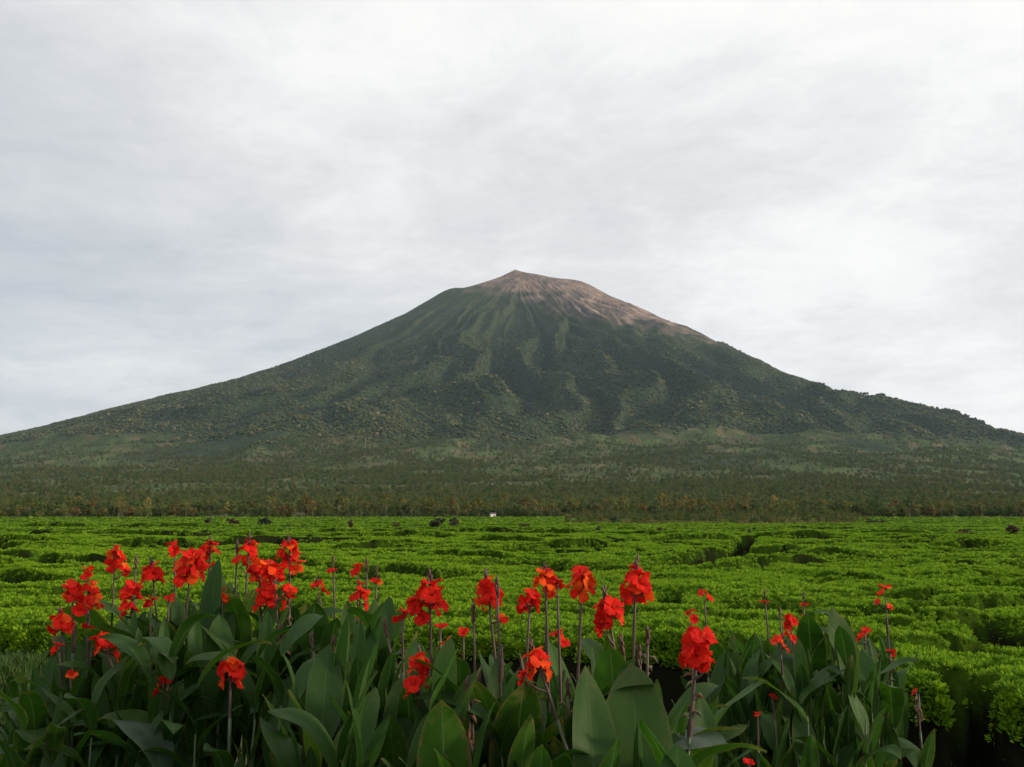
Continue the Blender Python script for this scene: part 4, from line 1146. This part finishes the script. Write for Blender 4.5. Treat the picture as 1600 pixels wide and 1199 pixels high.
FLOWERS = [
    (180, 876, 5.7, 34, 3, 0.12, 3, 'red canna on a tall bare stalk, highest bloom at the far left, floret hanging below', False, False, [(191, 897, 22, 2, 0.15)]),
    (113, 929, 5.3, 32, 3, 0.1, 6, 'red canna, left plant of the two crowded ones at the left edge, two tiers', False, False, [(126, 951, 32, 3, 0.05)]),
    (140, 925, 5.4, 30, 3, 0.2, 2, 'red and orange three-tier canna, right plant of the two crowded at the left edge', False, False, [(138, 903, 22, 2, 0.1), (145, 946, 24, 2, 0.75)]),
    (96, 980, 5.1, 36, 4, 0.05, 14, 'red canna at the left edge, leaning stalk, below the four-part group', True, False, []),
    (137, 981, 5.2, 17, 1, 0.0, 3, 'small pinkish-red half-open canna right of the leaning left-edge bloom', True, False, []),
    (92, 1020, 5.0, 22, 2, 0.05, 10, 'small dark red canna, lowest side bloom at the left edge', False, False, []),
    (111, 1056, 4.9, 15, 1, 0.4, 5, 'tiny red canna bloom low at the left edge among drooping leaves', False, False, []),
    (166, 1013, 4.7, 40, 4, 0.05, 28, 'round red canna on a strongly slanted stalk in front of the left leaves', False, False, []),
    (273, 862, 5.9, 22, 2, 0.05, 2, 'small red canna bloom alone between two tall groups, left clump', False, False, []),
    (239, 903, 5.5, 38, 4, 0.1, 8, 'red canna with ragged tall head left of the wide bloom', True, False, []),
    (206, 932, 5.2, 36, 3, 0.05, 6, 'red canna with two tiers of bloom beneath the tall far-left one', False, False, [(203, 958, 30, 3, 0.05)]),
    (236, 948, 5.2, 20, 2, 0.0, 3, 'small dark red canna right of the stacked pair', False, False, []),
    (297, 893, 5.2, 52, 5, 0.15, -3, 'wide flat-topped red canna bloom in the upper left clump', False, False, []),
    (328, 864, 5.4, 30, 3, 0.05, 1, 'red canna with the tallest pointed bud spike of all', True, False, [(335, 884, 16, 1, 0.05)]),
    (264, 936, 5.3, 18, 1, 0.1, 4, 'small red canna bloom under the wide flat-topped one', False, False, []),
    (346, 936, 5.0, 22, 2, 0.55, 2, 'small orange-red canna bloom between the two tall pale leaves', False, False, []),
    (388, 865, 5.4, 34, 3, 0.08, 1, 'red canna with two tiers, left behind the big cluster', True, False, [(376, 886, 24, 2, 0.08)]),
    (405, 893, 4.9, 36, 4, 0.25, 4, 'red canna of the big cluster with orange top and drooping lower bloom', False, False, [(417, 942, 44, 4, 0.15)]),
    (428, 905, 4.8, 40, 4, 0.1, 6, 'red canna in the centre of the big cluster with an orange side floret', False, False, [(446, 930, 26, 2, 0.6)]),
    (452, 868, 5.1, 38, 4, 0.05, 2, 'tall red canna above the right side of the big cluster, orange floret hanging below', True, False, [(464, 891, 24, 2, 0.45)]),
    (452, 948, 4.8, 26, 2, 0.0, 3, 'withering dark red canna at the lower right of the big cluster', False, True, []),
    (360, 1056, 4.2, 45, 5, 0.35, 1, 'round red and orange canna low in front on a straight purple stalk', False, False, []),
    (262, 1060, 4.4, 14, 1, 0.05, 1, 'sparse half-spent red canna low in front of the left clump', False, True, [(256, 1080, 30, 2, 0.0)]),
    (498, 926, 5.0, 24, 2, 0.3, 12, 'small orange-red canna with bud spike right of the big cluster', True, False, []),
    (521, 893, 5.6, 17, 1, 0.1, 6, 'tiny red canna bloom on a tall thin stalk, back of the middle', True, False, []),
    (560, 899, 5.3, 23, 2, 0.0, 3, 'red canna with two small tiers, back of the middle', False, False, [(563, 913, 16, 1, 0.0)]),
    (563, 939, 4.9, 33, 3, 0.15, -8, 'wide red canna with a drooping floret, below the two small tiers', False, False, [(564, 967, 16, 1, 0.2)]),
    (588, 910, 5.6, 17, 1, 0.15, 1, 'tiny red canna bloom right of the stacked pair', True, False, []),
    (672, 936, 4.1, 48, 5, 0.15, 3, 'large three-part red canna head, biggest of the middle group', True, False, [(650, 950, 30, 3, 0.05), (663, 965, 28, 2, 0.05)]),
    (629, 972, 4.0, 27, 2, 0.05, 4, 'red canna bloom set off left below the large middle head', False, False, []),
    (688, 980, 4.2, 14, 1, 0.05, 3, 'tiny red canna bud flower right below the large middle head', False, False, []),
    (701, 1004, 4.0, 18, 1, 0.7, 0, 'small orange canna bloom low right of the large middle head', False, False, []),
    (724, 989, 4.6, 18, 1, 0.05, 0, 'small red canna bloom half hidden behind a stalk, middle', False, False, []),
    (655, 1044, 3.55, 36, 4, 0.15, 2, 'red canna low in the middle with two tiers and purple tip', True, False, [(650, 1080, 42, 3, 0.02)]),
    (763, 932, 3.95, 44, 5, 0.1, 8, 'large red canna beside a thick purple bud stalk, petal drooping right', True, False, [(784, 966, 20, 1, 0.05)]),
    (852, 912, 4.0, 38, 4, 0.35, 1, 'orange-red canna with two bud spikes above, right of centre', True, False, []),
    (871, 930, 4.0, 28, 2, 0.05, 2, 'red canna right beside the two-spiked bloom', True, False, []),
    (828, 945, 3.95, 38, 4, 0.05, -3, 'red canna left below the two-spiked bloom', False, False, []),
    (909, 916, 3.8, 46, 5, 0.3, -6, 'orange-red canna with fan-shaped head on a long dark stalk', False, False, []),
    (993, 918, 3.75, 52, 5, 0.15, -5, 'wide red canna highest at the right of the middle clump', True, False, []),
    (951, 962, 3.6, 48, 5, 0.2, 16, 'red canna on a curved purple stalk below the wide high one', True, False, [(946, 988, 26, 2, 0.05)]),
    (873, 1005, 4.1, 26, 2, 0.05, 2, 'red canna bloom low behind the long dark stalk', False, False, []),
    (842, 1040, 3.5, 42, 4, 0.65, 26, 'orange canna low in the middle on a slanting stalk, red petals curling below', True, False, [(824, 1066, 24, 2, 0.0)]),
    (1090, 1018, 3.45, 54, 6, 0.12, -8, 'largest red canna of the right front with dry bracts under it', False, True, [(1102, 1046, 28, 2, 0.0)]),
    (1080, 968, 4.6, 20, 2, 0.05, 2, 'small round red canna above the largest right front bloom', False, False, [(1083, 985, 19, 1, 0.05)]),
    (1101, 938, 6.2, 22, 2, 0.1, 3, 'red canna on a tall thin stalk, left end of the right clump', False, False, []),
    (1196, 942, 6.6, 15, 1, 0.15, 2, 'tiny red canna bloom on a thin stalk, upper right clump', True, False, []),
    (1256, 946, 6.7, 15, 1, 0.05, 2, 'tiny red canna with two florets above the large upright leaf, right clump', True, False, [(1258, 964, 11, 1, 0.05)]),
    (1236, 976, 6.2, 24, 3, 0.0, 4, 'red canna with two tiers beside the large upright leaf, right clump', False, False, [(1234, 1001, 20, 2, 0.0)]),
    (1219, 1014, 6.0, 26, 2, 0.15, 10, 'red canna low left of the two-tier one, right clump', False, False, []),
    (1383, 931, 6.9, 24, 2, 0.2, 2, 'red canna highest at the far right on a thin green stalk, three florets', False, False, [(1371, 941, 11, 1, 0.0), (1389, 948, 10, 1, 0.4)]),
    (1352, 985, 6.6, 13, 1, 0.1, 1, 'small two-tier red canna at the right shoulder of the right clump', False, False, [(1347, 1001, 18, 2, 0.0)]),
    (1391, 1021, 6.3, 15, 1, 0.1, 1, 'small red canna with a dried neighbour at the right side', False, True, []),
    (1207, 1089, 5.6, 13, 1, 0.2, 2, 'small dull red canna sunk among leaves of the right clump', False, False, []),
    (1184, 1117, 5.5, 13, 1, 0.3, 2, 'small dull orange canna lowest among leaves of the right clump', False, False, []),
    (1431, 1081, 6.2, 12, 1, 0.0, 1, 'small pinkish canna on a green stalk outside the right clump', False, True, []),
    (1170, 1193, 4.6, 16, 1, 0.05, 1, 'red canna bloom cut by the lower picture border', False, False, []),
]
for r_ in FLOWERS:
    canna(*r_[:8], spike=r_[8], dry=r_[9], extra=r_[10])

BUDS = [  # px, py tip, Y, size, lean, label, dry
    (212, 878, 5.7, 20, 3, 'bud-only canna spike between the far-left bloom and the ragged one', False),
    (370, 856, 5.4, 22, 0, 'thin tall canna bud spike just left behind the big cluster', False),
    (440, 990, 4.7, 10, 2, 'dry brown canna seed head under the big cluster', True),
    (299, 1010, 4.6, 10, 2, 'dry brown canna seed head in the middle of the left leaves', True),
    (217, 1012, 4.7, 14, 16, 'slanted maroon canna bud stalk in the left clump', False),
    (489, 1006, 4.2, 16, 12, 'leaning maroon canna bud stalk right of the big cluster', False),
    (520, 1012, 4.2, 10, -4, 'dry canna seed stalk with rusty bits left of a pale stem', True),
    (573, 884, 5.4, 22, 0, 'thin canna bud spike beside the stacked pair', False),
    (605, 985, 4.0, 16, 16, 'leaning thick maroon canna bud stalk left of the middle head', False),
    (740, 962, 4.0, 26, 2, 'upright maroon canna bud stalk left of the big purple one', False),
    (777, 922, 3.7, 34, 5, 'thick purple canna bud stalk rising in front of the large red bloom', False),
    (731, 1082, 3.5, 10, 8, 'dry canna seed stalk low in the middle among upright leaves', True),
    (974, 1012, 3.7, 22, 10, 'brown leaning canna bud stalk right of the curved purple stalk', False),
    (1000, 1030, 3.7, 16, 6, 'maroon bundle of canna buds beside the withered brown bloom', False),
    (1012, 1000, 3.8, 22, -2, 'withered brown canna bloom hanging right of the middle clump', True),
    (888, 1080, 3.7, 8, 0, 'dry canna seed head low on the long dark stalk', True),
    (1219, 958, 6.4, 16, 0, 'thin canna bud spike between two tiny blooms, right clump', False),
]
for px, py, Y, sz2, lean, lab, dr in BUDS:
    canna(px, py + 8, Y, sz2, 0, 0, lean, lab, dry=dr, nleaf=2, bract=True)

# leaves that stand out in the photograph, each the main leaf of a flowerless shoot
FEATURE = [  # tip px, tip py, Y, length, width factor, azimuth deg, kind, variant, label
    (392, 882, 4.9, .56, 1.0, 200, 'up', 4, 'broad upright canna leaf shoot rising through the big cluster'),
    (343, 872, 5.0, .50, .85, 80, 'up', 0, 'narrow upright canna leaf shoot tallest in the left clump'),
    (418, 1005, 4.6, .55, 1.15, 250, 'up', 1, 'dark broad canna leaf shoot right below the big cluster'),
    (343, 960, 4.8, .50, 1.1, 110, 'up', 3, 'broad dark canna leaf shoot left below the orange-red small bloom'),
    (196, 965, 5.2, .52, 1.1, 230, 'arch', 0, 'broad canna leaf shoot under the stacked red pair at left'),
    (262, 970, 5.0, .52, 1.1, 300, 'up', 1, 'broad canna leaf shoot in the heart of the left clump'),
    (62, 1035, 5.1, .44, 1.05, 170, 'up', 3, 'canna shoot with rounded leaves at the outer left edge'),
    (90, 1016, 5.0, .42, .95, 60, 'up', 0, 'canna shoot with pale-edged leaf beside the low left blooms'),
    (152, 1128, 4.5, .42, 1.0, 165, 'flop', 1, 'canna shoot with big folded leaf arching low at the left'),
    (172, 1140, 4.4, .46, 1.0, 150, 'sheen', 0, 'canna shoot with pale shining arched leaf in front of left clump'),
    (330, 1090, 4.4, .50, 1.0, 330, 'arch', 2, 'canna shoot with dark leaf bending behind the low round bloom'),
    (492, 940, 4.6, .52, 1.2, 285, 'up', 1, 'broad canna leaf shoot right of the big cluster'),
    (586, 1074, 3.7, .44, 1.15, 60, 'young', 1, 'canna shoot with single broad dewy leaf low in the middle'),
    (408, 1122, 3.9, .52, .9, 130, 'arch', 3, 'canna shoot with pale twisted leaf at the bottom left of centre'),
    (596, 962, 4.3, .46, .6, 60, 'young', 2, 'canna shoot with slim light green leaf left of the middle head'),
    (601, 1040, 3.8, .50, .8, 160, 'up', 2, 'canna shoot with slanting blade-like leaf in the middle'),
    (690, 1092, 3.3, .50, 1.1, 265, 'young', 0, 'canna shoot with broad upright leaf under the low two-tier bloom'),
    (752, 1045, 3.5, .55, .9, 20, 'up', 3, 'canna shoot with leaf folded over beside the thick purple stalk'),
    (776, 1028, 3.9, .50, .9, 100, 'up', 0, 'canna shoot behind the folded leaf in the middle'),
    (820, 1062, 3.45, .58, 1.1, 280, 'up', 1, 'broad canna leaf shoot under the low orange bloom'),
    (915, 1040, 3.4, .60, 1.05, 95, 'up', 5, 'canna shoot with tall pointed leaf, left of three large right ones'),
    (952, 1003, 3.55, .60, 1.0, 250, 'young', 0, 'canna shoot with the tallest lit leaf behind the curved purple stalk'),
    (985, 1035, 3.5, .58, 1.2, 90, 'up', 4, 'canna shoot with very broad dark leaf by the curved purple stalk'),
    (1022, 1072, 3.4, .50, 1.1, 310, 'arch', 1, 'canna shoot with rounded bending leaf left of the largest bloom'),
    (1003, 1125, 3.1, .50, 1.2, 210, 'young', 1, 'canna shoot with light green broad leaf at the bottom right of centre'),
    (1058, 1160, 3.1, .46, 1.2, 80, 'young', 0, 'canna shoot with light green leaf at the bottom border under the largest bloom'),
    (1140, 1175, 3.5, .46, 1.25, 350, 'sheen', 0, 'canna shoot with dewy grey shining leaf folded over at the bottom'),
    (858, 1000, 4.3, .50, .8, 120, 'young', 2, 'canna shoot with bright upright leaf behind the two-spiked bloom'),
    (1262, 958, 6.2, .56, 1.0, 250, 'up', 4, 'canna shoot with large upright leaf, tallest left one in the right clump'),
    (1300, 948, 6.3, .60, 1.05, 95, 'up', 1, 'canna shoot with the broadest upright leaf atop the right clump'),
    (1322, 962, 6.3, .55, .9, 260, 'up', 0, 'canna shoot with upright leaf right of the broadest one'),
    (1428, 1172, 5.9, .36, .9, 345, 'arch', 3, 'canna shoot with long leaf reaching low out of the right side'),
    (1145, 985, 6.2, .55, .75, 80, 'up', 2, 'canna shoot with slim upright leaf at the left of the right clump'),
    (1180, 990, 6.1, .55, 1.0, 270, 'up', 3, 'canna shoot with broad leaf beneath the thin-stalk bloom, right clump'),
    (1160, 1060, 5.6, .42, 1.0, 160, 'arch', 1, 'canna shoot with pale arching leaf low at the left of the right clump'),
]
for tx, ty, Y, L, wf, azd, kind, vi, lab in FEATURE:
    T = at(tx, ty, Y); lv = LV[kind][vi]; a = R(azd)
    off = Vector((lv.tip.x * math.cos(a), lv.tip.x * math.sin(a), lv.tip.z)) * L
    b = T - off
    base = Vector((b.x, b.y, float(ground_h(b.x, b.y)) - 0.01))
    pl = link('canna_shoot', None, loc=base, label=lab, cat=CAT, group='flowerless canna shoots'); pl.empty_display_size = .1
    zb = max(0.08, b.z - base.z)
    C = [Vector((0, 0, zb * k / 6)) for k in range(7)]
    v, f = tube(C + [Vector((0, 0, zb + .04))], [.012, .0115, .011, .010, .009, .008, .007, .004], 8)
    link('stem', mk_mesh('canna_stem', v, f, M['stem']), pl)
    link('leaf', lv.mesh, pl, (0, 0, zb), (0, 0, a), (L, L * wf * .86, L))
    leaves_on(pl, C, base, 1 if tx > 1400 else 3, T.z - 0.14, clump_of(tx), .42)

# more flowerless shoots filling the three clumps
FILL = {'left': (72, (34, 470), (4.3, 6.0)), 'mid': (96, (480, 1085), (3.3, 5.0)), 'right': (52, (1115, 1380), (5.5, 7.0))}


def fill_label(cl_, f, u):
    row = 'low front' if u < .33 else 'half-tall inner' if u < .66 else 'tall rear'
    spot = {'left': ['near the outer left blooms', 'below the stacked red pair', 'under the wide flat-topped bloom', 'under the tallest bud spike', 'under the big cluster'],
            'mid': ['just right of the big cluster', 'under the stacked middle pair', 'under the large three-part head', 'beside the thick purple stalk', 'behind the low orange bloom', 'by the long dark stalk', 'by the curved purple stalk'],
            'right': ['behind the largest front bloom', 'under the thin-stalk bloom', 'beside the large upright leaf', 'under the right shoulder blooms']}[cl_]
    return '%s leafy canna shoot without flowers %s, %s clump' % (row, spot[min(len(spot) - 1, int(f * len(spot)))], {'mid': 'middle'}.get(cl_, cl_))


for cl_, (n, (p0, p1), (y0, y1)) in FILL.items():
    for k in range(n):
        px = p0 + (p1 - p0) * (k + CRNG.uniform(.1, .9)) / n
        u = CRNG.random(); Y = y0 + (y1 - y0) * u
        if cl_ == 'mid' and px > 700:
            Y = 3.2 + 1.2 * u
        x = (px - 800) / FPX * Y; base = Vector((x, Y, float(ground_h(x, Y)) - .01))
        zt = leaf_limit_z(x, Y) - CRNG.uniform(.0, .07) - (1 - u) * CRNG.uniform(.02, .36)
        zt = max(zt - (.02 if cl_ == 'left' else 0), .55)
        pl = link('canna_shoot', None, loc=base, label=fill_label(cl_, (px - p0) / (p1 - p0), u), cat=CAT, group='flowerless canna shoots, ' + cl_ + ' clump'); pl.empty_display_size = .1
        lx, ly = CRNG.uniform(-.05, .05), CRNG.uniform(-.05, .05); zs = zt - .32
        C = [Vector((lx * (q / 6) ** 2, ly * (q / 6) ** 2, zs * q / 6)) for q in range(7)]
        v, f = tube(C, [.012, .0115, .011, .010, .009, .007, .003], 8)
        link('stem', mk_mesh('canna_stem', v, f, M['stem']), pl)
        leaves_on(pl, C, base, 6, zt, cl_, .34)

# ------------------------------------------------------------------ grass, weeds and rubble at the foot of the cannas


def tuft(seed, n, h, r):
    g = random.Random(seed); V = []; F = []
    for i in range(n):
        a = g.uniform(0, 6.28); b = Vector((math.cos(a), math.sin(a), 0)) * g.uniform(0, r); d = Vector((math.cos(a + g.uniform(-1, 1)), math.sin(a + g.uniform(-1, 1)), 0)) * g.uniform(.2, .8)
        s = Vector((-d.y, d.x, 0)).normalized() * .005; l = h * g.uniform(.5, 1.1); o = len(V)
        V += [b - s, b + s, b + d * l * .3 + Vector((0, 0, l * .6)) + s * .8, b + d * l * .3 + Vector((0, 0, l * .6)) - s * .8, b + d * l * .8 + Vector((0, 0, l * .9))]
        F += [(o, o + 1, o + 2, o + 3), (o + 3, o + 2, o + 4)]
    return mk_mesh('grass_tuft', V, F, M['grass'], smooth=False)


n = 5200
gx = RNG.uniform(-8.5, -2.2, n); gy = RNG.uniform(6.0, 10.6, n)
ok = (gx < -3.4 - 0.35 * (10 - gy) + RNG.normal(0, .25, n)); gx, gy = gx[ok], gy[ok]
n2_ = 1500
hx = RNG.uniform(-6, 8, n2_); hy = RNG.uniform(5.2, 9.5, n2_); k2 = fbm(hx * .8, hy * .8, 3, 99) > .55; hx, hy = hx[k2], hy[k2]
gx = np.concatenate([gx, hx]); gy = np.concatenate([gy, hy])
rot = np.zeros((len(gx), 3)); rot[:, 2] = RNG.uniform(0, 6.28, len(gx))
scatter('grass', np.stack([gx, gy, ground_h(gx, gy) - .01], 1), rot, RNG.uniform(.6, 1.3, len(gx)), RNG.integers(0, 3, len(gx)), [tuft(i, 14, .16, .06) for i in range(3)], kind='stuff', label='short grass and weeds on the bank beside the cannas', cat='grass')

for j in range(16):
    gg = random.Random(j + 900); px = gg.uniform(0, 62); py = gg.uniform(1135, 1196)
    V_, F_ = ico(2); V_ = V_ * (0.7 + 0.6 * vn(V_[:, 0] * 1.8 + j * 3, V_[:, 1] * 1.8 + V_[:, 2] * 1.5, j))[:, None] * np.array([1, gg.uniform(.6, 1), .55])
    d = CAMZ * FPX / (py - 805); p = at(px, py, d); s = gg.uniform(.018, .05)
    link('stone', mk_mesh('stone', V_, F_, M['stone_pink' if j % 3 == 0 else 'stone'], smooth=False), loc=(p.x, p.y, float(ground_h(p.x, p.y)) + s * .2), rot=(0, 0, gg.uniform(0, 6)), scl=(s, s, s), label='small broken stone in the rubble at the lower left corner', cat='stone', group='rubble stones')

# ------------------------------------------------------------------ the air
v, f = box(-14500, 14500, -14500, 14500, -4, 2600)
hm = bpy.data.materials.new('haze'); hm.use_nodes = True; ht = hm.node_tree; ht.nodes.clear()
ho = ht.nodes.new('ShaderNodeOutputMaterial'); hv = ht.nodes.new('ShaderNodeVolumePrincipled')
hv.inputs['Color'].default_value = (0.58, 0.79, 1.0, 1); hv.inputs['Density'].default_value = 1.4e-5; hv.inputs['Anisotropy'].default_value = 0.15
ht.links.new(hv.outputs[0], ho.inputs['Volume'])
link('haze', mk_mesh('haze', v, f, hm, smooth=False), kind='stuff', label='thin pale haze in the air before the mountain')
print('objects', len(SC.objects), 'tris', sum(len(o.data.loop_triangles) if False else len(o.data.polygons) * 2 for o in SC.objects if o.type == 'MESH'))
